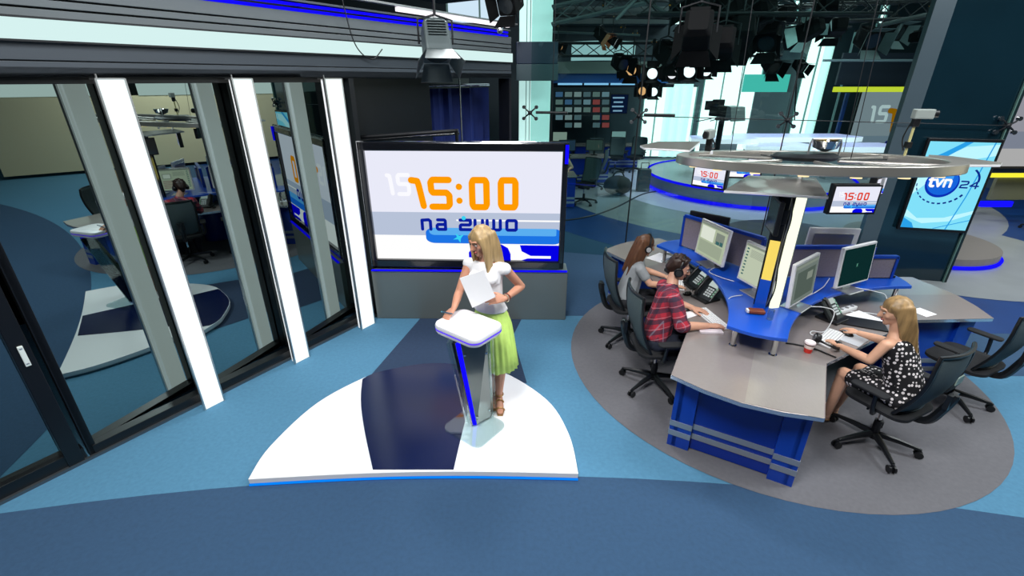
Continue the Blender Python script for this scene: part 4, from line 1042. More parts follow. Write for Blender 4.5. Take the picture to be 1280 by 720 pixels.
# studio camera with prompter
t = thing('studio_camera', 'black studio camera with teleprompter hood on a pedestal in the far set', 'camera', (5.3, 12.5, .367), math.radians(25))
b = MB(); b.cyl((0, 0, .2), (0, 0, 1.45), .07, DARK); b.make('pedestal', t, smooth=True)
b = MB(); b.tube([(.42*math.cos(2*PI*k/3), .42*math.sin(2*PI*k/3), .12) for k in range(3)], .05, DARK, 8, closed=True)
for k in range(3): b.cyl((.4*math.cos(2*PI*k/3), .4*math.sin(2*PI*k/3), .12), (0, 0, .25), .035, DARK)
b.make('base', t)
b = MB(); b.box((0, .1, 1.68), (.2, .55, .26), BLACK); b.box((.0, .2, 1.87), (.24, .2, .16), BLACK); b.box((0, 0, 1.5), (.2, .3, .08), BLACK); b.make('body', t, bevel=.02)
b = MB(); b.loft([[(-.12, -.2, 1.55), (.12, -.2, 1.55), (.12, -.2, 1.82), (-.12, -.2, 1.82)], [(-.24, -.5, 1.48), (.24, -.5, 1.48), (.24, -.42, 1.8), (-.24, -.42, 1.8)]], mat('hood_grey', '#7f8a88', .6)); b.make('prompter_hood', t)
b = MB(); b.tube([(-.15, .2, 1.5), (-.25, .6, 1.4)], .012, DARK, 6); b.tube([(.15, .2, 1.5), (.25, .6, 1.4)], .012, DARK, 6); b.make('pan_handle', t)
b = MB(); b.box((.0, .45, 1.8), (.3, .08, .22), BLACK); b.make('viewfinder', t, bevel=.01)

# ------------------------------------------------------------------ lamps and rigs overhead
LG = mat('lamp_grey', '#4f5a5c', .45, .3); LB2 = mat('lamp_black', '#0a0c0e', .8, spec=.2)
def lamp(lab, loc, rz, tilt, s=1., shell=LB2, lens=None, doors=None, drop=.5, group='studio spotlights in the lighting rig'):
    t_ = thing('studio_lamp', lab, 'lamp', loc, rz, group); t_.scale = (s, s, s)
    R_ = Matrix.Rotation(tilt, 4, 'X')
    b1 = MB(R_); b1.loft([[(x, y0_, z) for x, z in rrect(w_, h_, .03, 3)] for w_, h_, y0_ in ((.2, .2, .24), (.28, .27, .16), (.3, .3, -.10), (.3, .3, -.16))], shell)
    for k in range(6): b1.box((0, .0+.03*k, .155), (.2, .012, .03), shell)
    b1.make('housing', t_, bevel=.004)
    b1 = MB(R_); b1.cyl((0, -.161, 0), (0, -.168, 0), .125, lens or mat('lamp_lens', '#2a3034', .1, .2), n=20); b1.make('lens', t_)
    dm = doors or shell
    b1 = MB(R_)
    for sgn in (-1, 1):
        b1.loft([[(-.14, -.165, sgn*.15), (.14, -.165, sgn*.15), (.14, -.165, sgn*.156), (-.14, -.165, sgn*.156)], [(-.19, -.33, sgn*.25), (.19, -.33, sgn*.25), (.19, -.33, sgn*.256), (-.19, -.33, sgn*.256)]], dm)
        b1.loft([[(sgn*.15, -.165, -.14), (sgn*.15, -.165, .14), (sgn*.156, -.165, .14), (sgn*.156, -.165, -.14)], [(sgn*.25, -.32, -.19), (sgn*.25, -.32, .19), (sgn*.256, -.32, .19), (sgn*.256, -.32, -.19)]], dm)
    b1.make('barn_door', t_)
    b1 = MB(); b1.tube([(-.19, 0, -.02), (-.19, 0, .22), (0, 0, .27), (.19, 0, .22), (.19, 0, -.02)], .012, DARK, 8); b1.cyl((0, 0, .26), (0, 0, .26+drop), .016, DARK); b1.make('yoke', t_)
    b1 = MB(); b1.box((0, 0, .26+drop), (.08, .08, .10), DARK); b1.cyl((-.07, 0, .24+drop), (.07, 0, .24+drop), .012, mat('knob_orange', '#d88a1c', .5)); b1.make('clamp', t_, bevel=.004)
    return t_
LENS_W = glow('lens_white', '#fff8ff', 2.0); LENS_P = glow('lens_pink', '#ffe0ea', 1.6); LENS_O = glow('lens_orange', '#ffb078', 1.3)
lamp('grey studio lamp hanging in front of the soffit band, left of the recess end', atY(545, 53, 4.6), math.radians(18), math.radians(62), .78, LG, drop=.22, group='studio spotlights in the lighting rig')
lamp('black studio lamp at the top edge above the end of the blue tubes', atY(638, 2, 6.0), math.radians(-30), math.radians(25), .7, drop=.3)
b1 = MB(); p0 = atY(625, 38, 6.6); b1.cyl((0, 0, 0), atY(648, 0, 6.6)-p0, .02, ALU); b1.ball((0, 0, 0), .04, ALU); o_ = b1.make('clamp_arm', smooth=True); o_.location = p0; tag(o_, 'pale clamp arm reaching down to the blue tubes near the recess end', 'arm')
cable('black cable looping down over the glowing soffit band', [WM @ V((3.55, -.02, 3.6)), WM @ V((3.6, -.05, 3.2)), WM @ V((3.7, -.05, 3.04)), WM @ V((3.85, -.05, 2.99)), WM @ V((4.0, -.04, 3.09))], .006, BLACK)
LL = [ # u, v, Y, rz, tilt, scale, lens, doors, label
 (752, 44, 9.5, 60, 35, .62, LENS_O, mat('door_orange', '#c07a50', .4), 'small lamp with orange barn doors near the top'),
 (765, 50, 9.6, 80, 30, .5, LENS_W, None, 'tiny white-lit lamp beside the orange-lit one'),
 (775, 78, 10, 20, 20, .8, None, None, 'dark lamp left of the lit lamp row'),
 (790, 84, 10.2, -20, 25, .8, LENS_O, None, 'dark lamp with warm glint next to the lit lamp row'),
 (813, 94, 11, 0, -12, .85, LENS_W, None, 'leftmost bright lamp of the lit row'),
 (836, 94, 11, 10, -12, .8, LENS_P, None, 'second bright lamp of the lit row'),
 (858, 92, 11.2, 0, -14, 1.0, LENS_W, None, 'third bright lamp of the lit row'),
 (881, 91, 11.2, -10, -14, .8, LENS_W, None, 'rightmost bright lamp of the lit row'),
 (800, 115, 13, 10, -10, .8, LENS_O, None, 'small lit lamp left in the lower pair'),
 (816, 116, 13, -10, -10, .8, LENS_W, None, 'small lit lamp right in the lower pair'),
 (833, 66, 9.0, 30, 30, .95, None, None, 'dark lamp just left of the big black cluster'),
 (872, 38, 6.6, 160, 20, 1.15, None, None, 'leftmost big lamp of the black cluster'),
 (898, 24, 8.4, 195, 30, 1.2, None, None, 'top left big lamp of the black cluster'),
 (903, 54, 7.4, 160, 20, 1.05, None, None, 'lower left lamp of the black cluster, turned away'),
 (925, 42, 7.9, 170, 25, 1.15, None, None, 'middle lamp of the black cluster'),
 (948, 22, 9.0, 205, 25, 1.1, None, None, 'top right lamp of the black cluster'),
 (962, 48, 8.3, -40, 30, .95, None, None, 'right lamp of the black cluster'),
 (884, 58, 9.2, 175, 15, 1.0, None, None, 'lamp under the left of the black cluster, back to the view'),
 (915, 14, 9.9, 150, 10, 1.2, None, None, 'rear lamp at the top of the black cluster'),
 (935, 58, 9.7, -170, 20, .9, None, None, 'lowest lamp of the black cluster, back to the view'),
 (978, 22, 10.0, 190, 15, 1.0, None, None, 'rear right lamp of the black cluster by the white flaps'),
 (868, 10, 9.0, 200, 15, 1.0, None, None, 'rear left lamp at the top edge by the black cluster'),
 (1046, 34, 9.8, 170, 15, .9, None, None, 'black lamp beside the topmost white-flapped one'),
 (964, 80, 10, 10, 30, .8, None, None, 'small dark lamp hanging over the turquoise strip'),
 (992, 48, 8.5, 140, 20, .85, None, mat('door_pale', '#9aa6a6', .5), 'dark lamp with pale flaps right of the cluster'),
 (1012, 38, 8.2, -150, 25, .8, None, mat('door_white', '#c8e0de', .5), 'dark lamp with white flaps above the ribbed curtain'),
 (1032, 12, 8.6, 170, 30, .9, None, mat('door_white', '#c8e0de', .5), 'topmost lamp with a white flap'),
 (1000, 82, 9.5, 20, 30, .55, None, None, 'little dark lamp before the ribbed curtain'),
 (1150, 46, 8.2, 40, -5, .55, LENS_P, None, 'small lamp with bright pink-white lens near the grey column'),
 (1085, 48, 10.5, 0, 20, 1.1, None, mat('door_grey', '#5f6f70', .5), 'grey boxy lamp before the dark upper wall'),
 (1115, 38, 10.8, 20, 20, 1.0, None, mat('door_grey', '#5f6f70', .5), 'second grey boxy lamp before the dark upper wall'),
 (697, 58, 8.8, 60, 20, .4, LENS_O, None, 'tiny warm-lit lamp right of the tall column'),
]
for (u, v, Y, rz, ti, s, ln, dr, lab) in LL:
    lamp(lab, atY(u, v, Y), math.radians(rz), math.radians(ti), s, lens=ln, doors=dr)
TR = mat('truss_grey', '#15191c', .6); TRP = mat('truss_pale', '#5d6668', .6)
def truss(lab, p0, p1, wd=.28, m=TR, n=None):
    p0, p1 = V(p0), V(p1); L = (p1-p0).length; n = n or int(L/.35); a_ = (p1-p0).normalized(); sd = a_.cross(V((0, 0, 1))).normalized()*wd/2; up = V((0, 0, wd/2))
    t_ = thing('lighting_truss', lab, 'truss', p0)
    b1 = MB()
    q = [sd+up, -sd+up, -sd-up, sd-up]
    for k in q: b1.cyl(k, k+a_*L, .022, m, n=8)
    b1.make('chord', t_, smooth=True)
    b1 = MB()
    for i in range(n):
        f0, f1 = L*i/n, L*(i+1)/n
        for k in range(4): b1.cyl(q[k]+a_*f0, q[(k+1) % 4]+a_*f1, .010, m, n=6)
    b1.make('lattice', t_)
truss('dark lattice truss above the black lamp cluster', atY(800, 4, 7.9), atY(1110, 4, 7.9))
truss('dark lattice truss above the lit lamp row', atY(690, 62, 11.4), atY(985, 62, 11.4), .25)
truss('dark truss running over the dark upper wall', atY(990, 18, 10.6), atY(1200, 10, 10.6), .3)
truss('grey truss slanting down from the top left of the newsroom', atY(690, 20, 9.0), atY(810, -8, 8.8), .25, TRP)
truss('dark truss over the left newsroom', atY(690, 8, 12.5), atY(860, 12, 12.5), .35)
truss('second dark truss deeper over the lamp cluster', atY(850, 22, 10.5), atY(1060, 22, 10.5), .35)
def pipe(lab, p0, p1, r=.025, m=TRP):
    p0 = V(p0); b1 = MB(); b1.cyl((0, 0, 0), V(p1)-p0, r, m, n=10); o_ = b1.make('rig_pipe', smooth=True); o_.location = p0; tag(o_, lab, 'pipe')
pipe('pale pipe level across the left newsroom top', atY(690, 40, 9.5), atY(800, 44, 9.5), .02)
pipe('grey pipe slanting from the glass fitting rod to the upper right', atY(770, 25, 8.0), atY(796, -2, 8.0))
pipe('grey pipe slanting right above the lamp row', atY(800, -4, 8.2), atY(838, 20, 8.2))
pipe('pale pipe sloping up to the grey column', atY(1098, 32, 8.4), atY(1168, 16, 8.4), .03)
pipe('thin rod carrying the little lamp before the ribbed curtain', atY(1001, 0, 9.4), atY(993, 150, 9.4), .012, DARK)
pipe('pale pipe above the lit lamp row', atY(838, 75, 11), atY(885, 75, 11), .03, DARK)
pipe('dark beam behind the lit lamp row', atY(690, 106, 14.8), atY(842, 106, 14.8), .07, DARK)
bulk('lighting_grid', 'black mass of rig boxes at the top behind the lamp cluster', 'rig', 870, -60, 985, 14, 9.2, .4, LB2)
bulk('lighting_grid', 'black box above the right lamps at the top edge', 'rig', 1025, -60, 1165, 3, 11.2, .4, LB2)
bulk('air_duct', 'dark grey duct box over the left newsroom', 'duct', 690, 8, 842, 30, 13.6, .6, mat('duct_grey', '#2f3a3c', .5))
b1 = MB(); p0 = atY(760, 30, 9.2)

# ------------------------------------------------------------------ light
def area(name, loc, tgt, size, energy, col=(1, 1, 1), sy=None):
    l = bpy.data.lights.new(name, 'AREA'); l.energy = energy; l.color = col
    l.shape = 'RECTANGLE' if sy else 'DISK'; l.size = size
    if sy: l.size_y = sy
    o_ = bpy.data.objects.new(name, l); COL.objects.link(o_); o_.location = loc
    o_.rotation_euler = (V(tgt)-V(loc)).to_track_quat('-Z', 'Y').to_euler(); return o_
area('key_light', (-1.0, .5, 5.85), (-.5, 3.3, .6), 1.6, 330, (1, .99, .98))
area('fill_light', (2.2, 1.3, 5.95), (1.5, 4, .4), 2.0, 150, (.95, .98, 1))
area('desk_light', (3.6, 3.2, 5.8), (2.8, 4.2, .5), 1.6, 110, (.97, .99, 1))
area('back_light', (-.2, 6.2, 5.6), (-.6, 3.6, .8), .9, 130, (1, 1, 1))
area('side_light', (6.5, 2.5, 5.6), (4.5, 4.2, 0), 1.4, 190, (.92, .98, 1))
area('news_light', (6.5, 12.5, 5.9), (6.3, 12.8, 0), 3, 380, (.9, .97, 1))
area('news_light', (2.0, 13.5, 5.9), (2.0, 13.8, 0), 2.5, 40, (.8, .95, 1))
area('news_light', (9.5, 8.0, 5.9), (9, 8.2, 0), 2.5, 120, (.9, .97, 1))
area('side_wall_light', (10.6, 4.5, 4.6), (12.5, 4.5, 1.2), 1.5, 260, (1, .97, .9))  # added lamp, brightens the beige wall for its mirrored view
w = bpy.data.worlds.new('world'); bpy.context.scene.world = w; w.use_nodes = True
w.node_tree.nodes['Background'].inputs[0].default_value = (.30, .42, .5, 1); w.node_tree.nodes['Background'].inputs[1].default_value = .3
sc = bpy.context.scene
sc.view_settings.view_transform = 'Standard'; sc.view_settings.look = 'None'; sc.view_settings.exposure = 0; sc.view_settings.gamma = 1
sc.view_settings.use_curve_mapping = False
# ------------------------------------------------------------------ people
_ico = bmesh.new(); bmesh.ops.create_icosphere(_ico, subdivisions=2, radius=1.0); ICO = [v.co.copy() for v in _ico.verts]; _ico.free()
class Fig:
    """a body as the smooth union of tapered limbs"""
    def __init__(s): s.bm = bmesh.new()
    def hull(s, blobs):          # blobs: (centre, radius or (rx,ry,rz), 3x3 or None)
        t = bmesh.new()
        for c, r, R in blobs:
            rr = V((r, r, r)) if not isinstance(r, (tuple, list)) else V(r)
            for p in ICO:
                q = V((p.x*rr.x, p.y*rr.y, p.z*rr.z))
                t.verts.new(V(c) + (R @ q if R else q))
        res = bmesh.ops.convex_hull(t, input=t.verts)
        junk = [g for g in set(res['geom_interior'] + res['geom_unused']) if isinstance(g, bmesh.types.BMVert) and g.is_valid]
        bmesh.ops.delete(t, geom=junk, context='VERTS')
        bmesh.ops.recalc_face_normals(t, faces=t.faces)
        me = bpy.data.meshes.new('tmp'); t.to_mesh(me); t.free(); s.bm.from_mesh(me); bpy.data.meshes.remove(me)
    def cap(s, p0, r0, p1, r1): s.hull([(p0, r0, None), (p1, r1, None)])
    def chain(s, pts, rs):
        for a, b, r0, r1 in zip(pts, pts[1:], rs, rs[1:]): s.cap(a, r0, b, r1)
    def build(s, name, m, root, vox=.007, smooth=4, extra=None):
        me = bpy.data.meshes.new(name); s.bm.to_mesh(me); s.bm.free()
        o = bpy.data.objects.new(name, me); COL.objects.link(o)
        r = o.modifiers.new('r', 'REMESH'); r.mode = 'VOXEL'; r.voxel_size = vox; r.use_smooth_shade = True
        c = o.modifiers.new('s', 'SMOOTH'); c.iterations = smooth; c.factor = .5
        dg = bpy.context.evaluated_depsgraph_get(); ev = o.evaluated_get(dg)
        nm = bpy.data.meshes.new_from_object(ev); o.modifiers.clear(); o.data = nm
        nm.materials.clear(); nm.materials.append(m)
        for p in nm.polygons: p.use_smooth = True
        nm.transform(Matrix.Translation(-root.location)); o.parent = root
        return o

def basis(f, up=V((0, 0, 1))):
    f = V(f).normalized(); sd = f.cross(V(up)).normalized(); u = sd.cross(f).normalized()
    return sd, f, u                       # right, forward, up
def RB(sd, f, u): return Matrix((sd, f, u)).transposed()

def head(fig, c, f, up, neck):
    sd, f, u = basis(f, up); R = RB(sd, f, u); P = lambda x, y, z: V(c)+sd*x+f*y+u*z
    fig.hull([(P(0, -.012, .035), (.074, .09, .08), R), (P(0, .02, .0), (.066, .068, .07), R)])
    fig.hull([(P(0, .022, .0), (.062, .062, .06), R), (P(0, .058, -.085), (.024, .022, .02), R), (P(0, .0, -.05), (.052, .04, .03), R)])
    fig.hull([(P(0, .088, .018), .007, None), (P(0, .106, -.020), .0115, None), (P(0, .08, -.022), .014, None)])
    for s in (-1, 1):
        fig.hull([(P(s*.073, -.005, .015), (.007, .016, .022), R), (P(s*.070, 0, -.015), (.006, .010, .014), R)])
        fig.hull([(P(s*.034, .070, .034), .011, None), (P(s*.012, .08, .032), .011, None)])
        fig.hull([(P(s*.038, .058, -.015), .018, None), (P(s*.02, .055, -.04), .018, None)])
    fig.cap(P(0, -.02, -.04), .050, neck, .056)
    return P
def face_bits(P, root, lipc='#a3504c', brow='#6b4c33', iris='#2c2118'):
    rl = root.location
    b = MB(Matrix.Translation(-rl))
    for s in (-1, 1):
        b.ball(P(s*.031, .0765, .012), .0088, mat('eye_white', '#b9b1a9', .3), (1.2, 1, .75))
        b.ball(P(s*.031, .0825, .0115), .0050, mat('iris_'+iris, iris, .2))
    b.make('eyes', root, smooth=True)
    b = MB(Matrix.Translation(-rl))
    for s in (-1, 1): b.tube([P(s*.014, .090, .036), P(s*.032, .086, .041), P(s*.050, .072, .035)], [.0035, .0035, .002], mat('brow_'+brow, brow, .8), 6)
    b.make('eyebrows', root, smooth=True)
    b = MB(Matrix.Translation(-rl))
    b.tube([P(-.022, .076, -.050), P(-.01, .0865, -.047), P(0, .088, -.049), P(.01, .0865, -.047), P(.022, .076, -.050)], [.002, .0045, .004, .0045, .002], mat('lips_'+lipc, lipc, .4), 6)
    b.tube([P(-.018, .077, -.055), P(0, .0875, -.058), P(.018, .077, -.055)], [.002, .005, .002], mat('lips_'+lipc, lipc, .4), 6)
    b.make('lips', root, smooth=True)

def hand(fig, wrist, d, n, thumb_side, curl=.5, L=1., spread=.12, wr=.026):
    """palm + five fingers. d: pointing direction, n: back-of-hand normal, thumb_side: +1/-1 along d x n"""
    d = V(d).normalized(); n = (V(n)-d*V(n).dot(d)).normalized(); sd = d.cross(n)*thumb_side     # towards the thumb
    w = V(wrist); kn = []
    for i, (off, ln) in enumerate(((.027, .088), (.009, .092), (-.009, .088), (-.026, .080))):
        k = w + (d*ln + sd*off)*L; kn.append(k); fig.cap(w+sd*off*.5+d*.01, .014*L, k, .0115*L)
    fig.hull([(w+d*.02, .017*L, None), (w+(d*.07+sd*.018)*L-n*.004, .013*L, None), (w+(d*.07-sd*.018)*L-n*.004, .013*L, None)])
    for i, (k, seg) in enumerate(zip(kn, ((.040, .024, .019), (.044, .028, .020), (.041, .026, .019), (.032, .020, .017)))):
        dd = (d + sd*spread*(1.5-i)*.55).normalized(); p = k; ang = 0; r = .0098 if i < 3 else .0088
        for j, sl in enumerate(seg):
            ang += curl*(.55 if j == 0 else .75)
            q = p + (dd*math.cos(ang) - n*math.sin(ang))*sl*L
            fig.cap(p, r*L, q, (r-.0008)*L); p = q; r -= .0008
    t0 = w + (d*.022+sd*.022)*L; t1 = t0 + (d*.032+sd*.026-n*.010)*L; t2 = t1 + (d*.030+sd*.008-n*.012)*L; t3 = t2+(d*.022-n*.008-sd*.002)*L
    fig.chain([t0, t1, t2, t3], [.015*L, .0125*L, .0105*L, .009*L])

def arm_(fig, sh, el, wr, rs=(.043, .036, .033, .023)):
    sh, el, wr = V(sh), V(el), V(wr)
    fig.cap(sh, rs[0], el, rs[1]); m = el.lerp(wr, .35); fig.cap(el, rs[1], m, rs[2]*1.08); fig.cap(m, rs[2]*1.08, wr, rs[3])

SKIN = lambda n, h: mat(n, h, .5, noise=.05, nscale=14)
def hairmat(n, h, var=.35):
    return mat(n, h, .45, noise=var, nscale=38, stretch=(1, 1, .12), bump=.15)

def hair_long(P, root, m, length=.34, part=-.02, shoulder=None, front=True, back=.0, seedv=1):
    rnd = random.Random(seedv); g = Fig(); Rh = RB(P(1, 0, 0)-P(0, 0, 0), P(0, 1, 0)-P(0, 0, 0), P(0, 0, 1)-P(0, 0, 0))
    g.hull([(P(0, -.016, .040), (.086, .099, .092), Rh), (P(0, -.03, .015), (.082, .086, .078), Rh)])
    # crown sheet to the temples
    for s in (-1, 1):
        g.hull([(P(part, .035, .102), .018, None), (P(s*.055, .04, .066), .016, None), (P(s*.03, -.03, .105), .02, None), (P(s*.072, .0, .02), .018, None)])
        for k in range(0 if front else 2, 7):
            y = .048 - k*.022
            p0 = P(s*(.062+.010*min(k, 2)/2), y, .055); p1 = P(s*(.076+.002*k), y-.002, -.03)
            p2 = P(s*(.080+.001*k), y-.004+(.016 if front and k < 3 else -.02*back), -.12)
            p3 = P(s*(.076+rnd.uniform(-.012, .012)), y+(.03 if front and k < 3 else -.06*back), -.12-(length-.12)*rnd.uniform(.78, 1.0))
            g.chain([p0, p1, p2, p3], [.018, .018, .017, .009])
    for k in range(9):
        x = -.08+.02*k
        p0 = P(x*.85, -.07, .05); p1 = P(x*.9, -.088, -.04); p2 = P(x*.95, -.086-.03*back, -.13); p3 = P(x*.95, -.08-.05*back, -.12-(length-.12)*rnd.uniform(.9, 1.08))
        g.chain([p0, p1, p2, p3], [.026, .022, .018, .008])
    return g.build('hair', m, root, .006, 24)

# ---- presenter -----------------------------------------------------------
pr = thing('person', 'presenter standing at the lectern in white top and lime pleated skirt, holding papers', 'person', (-.15, 3.44, .072))
SK1 = SKIN('skin_presenter', '#c98f74')
fg = Fig()
hc = V((-.235, 3.40, 1.665)); hf = V((-.72, -.66, -.30)).normalized()
bf = V((-.38, -.92, 0)).normalized(); bs = bf.cross(V((0, 0, 1))).normalized()       # body forward, body right(-x side)
BR = RB(bs, bf, V((0, 0, 1)))
chest = V((-.20, 3.43, 1.37)); waist = V((-.185, 3.445, 1.16)); hip = V((-.165, 3.46, 1.0))
P = head(fg, hc, hf, (0, 0, 1), V((-.205, 3.435, 1.53)))
fg.hull([(V((-.205, 3.44, 1.50)), .05, None), (chest+V((0, 0, .09)), (.135, .07, .05), BR)])
fg.hull([(chest+V((0, 0, .07)), (.14, .075, .06), BR), (chest+V((0, 0, -.03)), (.125, .085, .06), BR)])
fg.hull([(chest+V((0, 0, -.03)), (.122, .085, .06), BR), (waist, (.105, .078, .05), BR)])
fg.hull([(waist, (.105, .078, .05), BR), (hip, (.145, .095, .08), BR)])
shR = chest + bs*.155 + V((0, 0, .085)); shL = chest - bs*.155 + V((0, 0, .085))
wR = V((-.452, 3.245, 1.17)); eR = V((-.425, 3.40, 1.235)); 
eL = V((.075, 3.50, 1.245)); wL = V((-.055, 3.285, 1.235))
fg.cap(chest+V((0, 0, .08))+bs*.08, .045, shR, .040); fg.cap(chest+V((0, 0, .08))-bs*.08, .045, shL, .040)
arm_(fg, shR, eR, wR, (.040, .034, .032, .022)); arm_(fg, shL, eL, wL, (.040, .034, .032, .022))
hand(fg, wR, (-.45, -.62, -.35), (-.25, -.1, 1), 1, .55, .95)
hand(fg, wL, (-.82, -.38, .10), (.42, -.72, .5), 1, .45, .95)
# legs
for hx, kn, an, toe in ((V((-.10, 3.46, .98)), V((-.095, 3.44, .56)), V((-.115, 3.46, .20)), V((-.105, 3.37, .105))), (V((-.215, 3.46, .98)), V((-.205, 3.45, .56)), V((-.17, 3.52, .20)), V((-.165, 3.44, .105)))):
    fg.cap(hx, .082, kn, .052); calf = kn.lerp(an, .3); fg.cap(kn, .050, calf+V((0, .012, 0)), .050); fg.cap(calf+V((0, .012, 0)), .050, an, .030)
    fg.hull([(an+V((0, .01, -.02)), .028, None), (an+V((0, .025, -.05)), .024, None), (toe, (.034, .03, .014), None)])
    fg.hull([(toe, (.034, .03, .014), None), (toe+V((.0, -.045, -.006)), (.028, .02, .011), None)])
fg.build('body', SK1, pr, .0055, 3)
face_bits(P, pr, '#b0524c', '#7a5a3a')
hair_long(P, pr, hairmat('hair_blonde', '#a98d62'), .34, -.015, seedv=3)
# white cap-sleeve top
WT = mat('white_blouse', '#f1f1f3', .7, noise=.03, nscale=14, bump=.5)
g = Fig()
g.hull([(V((-.203, 3.44, 1.485)), .056, None), (chest+V((0, 0, .085)), (.15, .08, .05), BR)])
g.hull([(chest+V((0, 0, .07)), (.152, .086, .06), BR), (chest+V((0, 0, -.03))+bf*.012, (.137, .10, .06), BR)])
g.hull([(chest+V((0, 0, -.03))+bf*.008, (.134, .098, .06), BR), (waist, (.115, .088, .05), BR)])
g.hull([(waist, (.115, .088, .05), BR), (waist+V((.008, .005, -.085)), (.150, .112, .025), BR)])
for s in (-1, 1):
    g.hull([(chest+bs*s*.07+bf*.075+V((0, 0, .01)), .052, None), (chest+bs*s*.05+V((0, 0, .02)), .06, None)])
g.cap(chest+V((0, 0, .08))+bs*.08, .05, shR+V((0, 0, -.004))+bs*.004, .0495); g.cap(chest+V((0, 0, .08))-bs*.08, .05, shL+V((0, 0, -.004))-bs*.004, .0495)
g.build('blouse', WT, pr, .006, 4)
# lime pleated skirt
LIME = mat('lime_fabric', '#cdf07a', .7, noise=.06, nscale=20)
b = MB(Matrix.Translation(-pr.location)); rings = []; n = 132
for k, (z, rx, ry, cx, cy) in enumerate(((1.10, .112, .082, -.178, 3.448), (1.045, .138, .102, -.172, 3.452), (.95, .165, .125, -.165, 3.455), (.80, .178, .145, -.155, 3.45), (.66, .187, .158, -.148, 3.45), (.535, .195, .170, -.142, 3.45))):
    rings.append([V((cx, cy, z + (.006*math.sin(i*PI/6+1) if k == 5 else 0))) + BR @ V((math.cos(2*PI*i/n)*(rx*(1+.002*k+.008*k*math.cos(i*PI/3))), math.sin(2*PI*i/n)*(ry*(1+.002*k+.008*k*math.cos(i*PI/3))), 0)) for i in range(n)])
b.loft(rings, LIME, caps=False)
o_ = b.make('skirt', pr, smooth=True); m_ = o_.modifiers.new('s', 'SOLIDIFY'); m_.thickness = .003
# shoes, bracelet, ring
GOLD = mat('gold_leather', '#a9824e', .35, .5)
for an, toe in ((V((-.115, 3.46, .20)), V((-.105, 3.37, .105))), (V((-.17, 3.52, .20)), V((-.165, 3.44, .105)))):
    b = MB(Matrix.Translation(-pr.location))
    fl = .0735
    b.loft([[V((x, y, z)) for x, y, z in ((c.x-w2, c.y, c.z), (c.x+w2, c.y, c.z), (c.x+w2, c.y, c.z-.012), (c.x-w2, c.y, c.z-.012))] for c, w2 in ((an+V((0, .035, -.055)), .024), (an.lerp(toe, .6)+V((0, .0, -.025)), .026), (toe+V((0, .0, -.018)), .036), (toe+V((0, -.06, -.020)), .024))], GOLD)
    b.cyl(an+V((0, .03, -.06)), V((an.x, an.y+.035, fl)), .014, GOLD, r1=.007, n=10)
    b.tube([an+V((.036*math.cos(a_), .004+.036*math.sin(a_), -.005)) for a_ in [2*PI*k/14 for k in range(14)]], .006, GOLD, 6, closed=True)
    b.tube([an.lerp(toe, .45)+V((.034*math.cos(a_), -.01, -.012+.032*math.sin(a_))) for a_ in [PI*k/8 for k in range(9)]], .007, GOLD, 6)
    b.tube([toe+V((.037*math.cos(a_), -.01, -.008+.028*math.sin(a_))) for a_ in [PI*k/8 for k in range(9)]], .008, GOLD, 6)
    b.make('sandal', pr, smooth=True)
b = MB(Matrix.Translation(-pr.location)); dd = (wL-eL).normalized(); u_ = dd.orthogonal().normalized(); w_ = dd.cross(u_)
for q, r_, mm in ((-.028, .0045, mat('bracelet_brown', '#7a2f22', .4)), (-.012, .004, mat('bracelet_pale', '#d8c9b4', .3, .6))):
    b.tube([wL+dd*q+(u_*math.cos(2*PI*k/18)+w_*math.sin(2*PI*k/18))*.031 for k in range(18)], r_, mm, 6, closed=True)
b.make('bracelet', pr, smooth=True)
# papers she holds
def paper_quad(name, lab, corners, th=.003, n_=1):
    c = sum(corners, V((0, 0, 0)))/4; nrm = (corners[1]-corners[0]).cross(corners[2]-corners[1]).normalized()
    b_ = MB()
    A = [b_.v(p-c) for p in corners]; B = [b_.v(p-c+nrm*th) for p in corners]
    b_.face(A, PAPER); b_.face(B[::-1], PAPER)
    for i in range(4): b_.face([A[i], A[(i+1) % 4], B[(i+1) % 4], B[i]], PAPER)
    o_ = b_.make(name); o_.location = c; return tag(o_, lab, 'paper')
Yp = 3.205
paper_quad('paper_sheaf', 'sheaf of white papers held against the presenter\'s white top', [atY(574.5, 347.5, Yp), atY(590.5, 384.5, Yp), atY(619.5, 371, Yp), atY(604.5, 337.5, Yp)], .004)
b = MB(); p0 = wR + V((-.085, -.03, -.015)); p1 = wR + V((-.0, -.10, .005)); b.cyl((0, 0, 0), p1-p0, .0055, mat('pen_teal', '#1d4f6a', .3), n=10); b.cyl((p0-p1)*.12, (0, 0, 0), .003, mat('pen_tip', '#66c4d8', .3), r1=.0055, n=10)
o_ = b.make('pen', smooth=True); o_.location = p0; tag(o_, 'dark teal pen in the presenter\'s hand on the lectern', 'pen')
TT = V((L0.x+TC[0], L0.y+TC[1]))
sheet('paper_sheet', 'white script sheet lying on top of the white lectern', 'paper', q4(TT.x+.02, TT.y+.01, .27, .2, -38), z=1.1205, th=.0015)

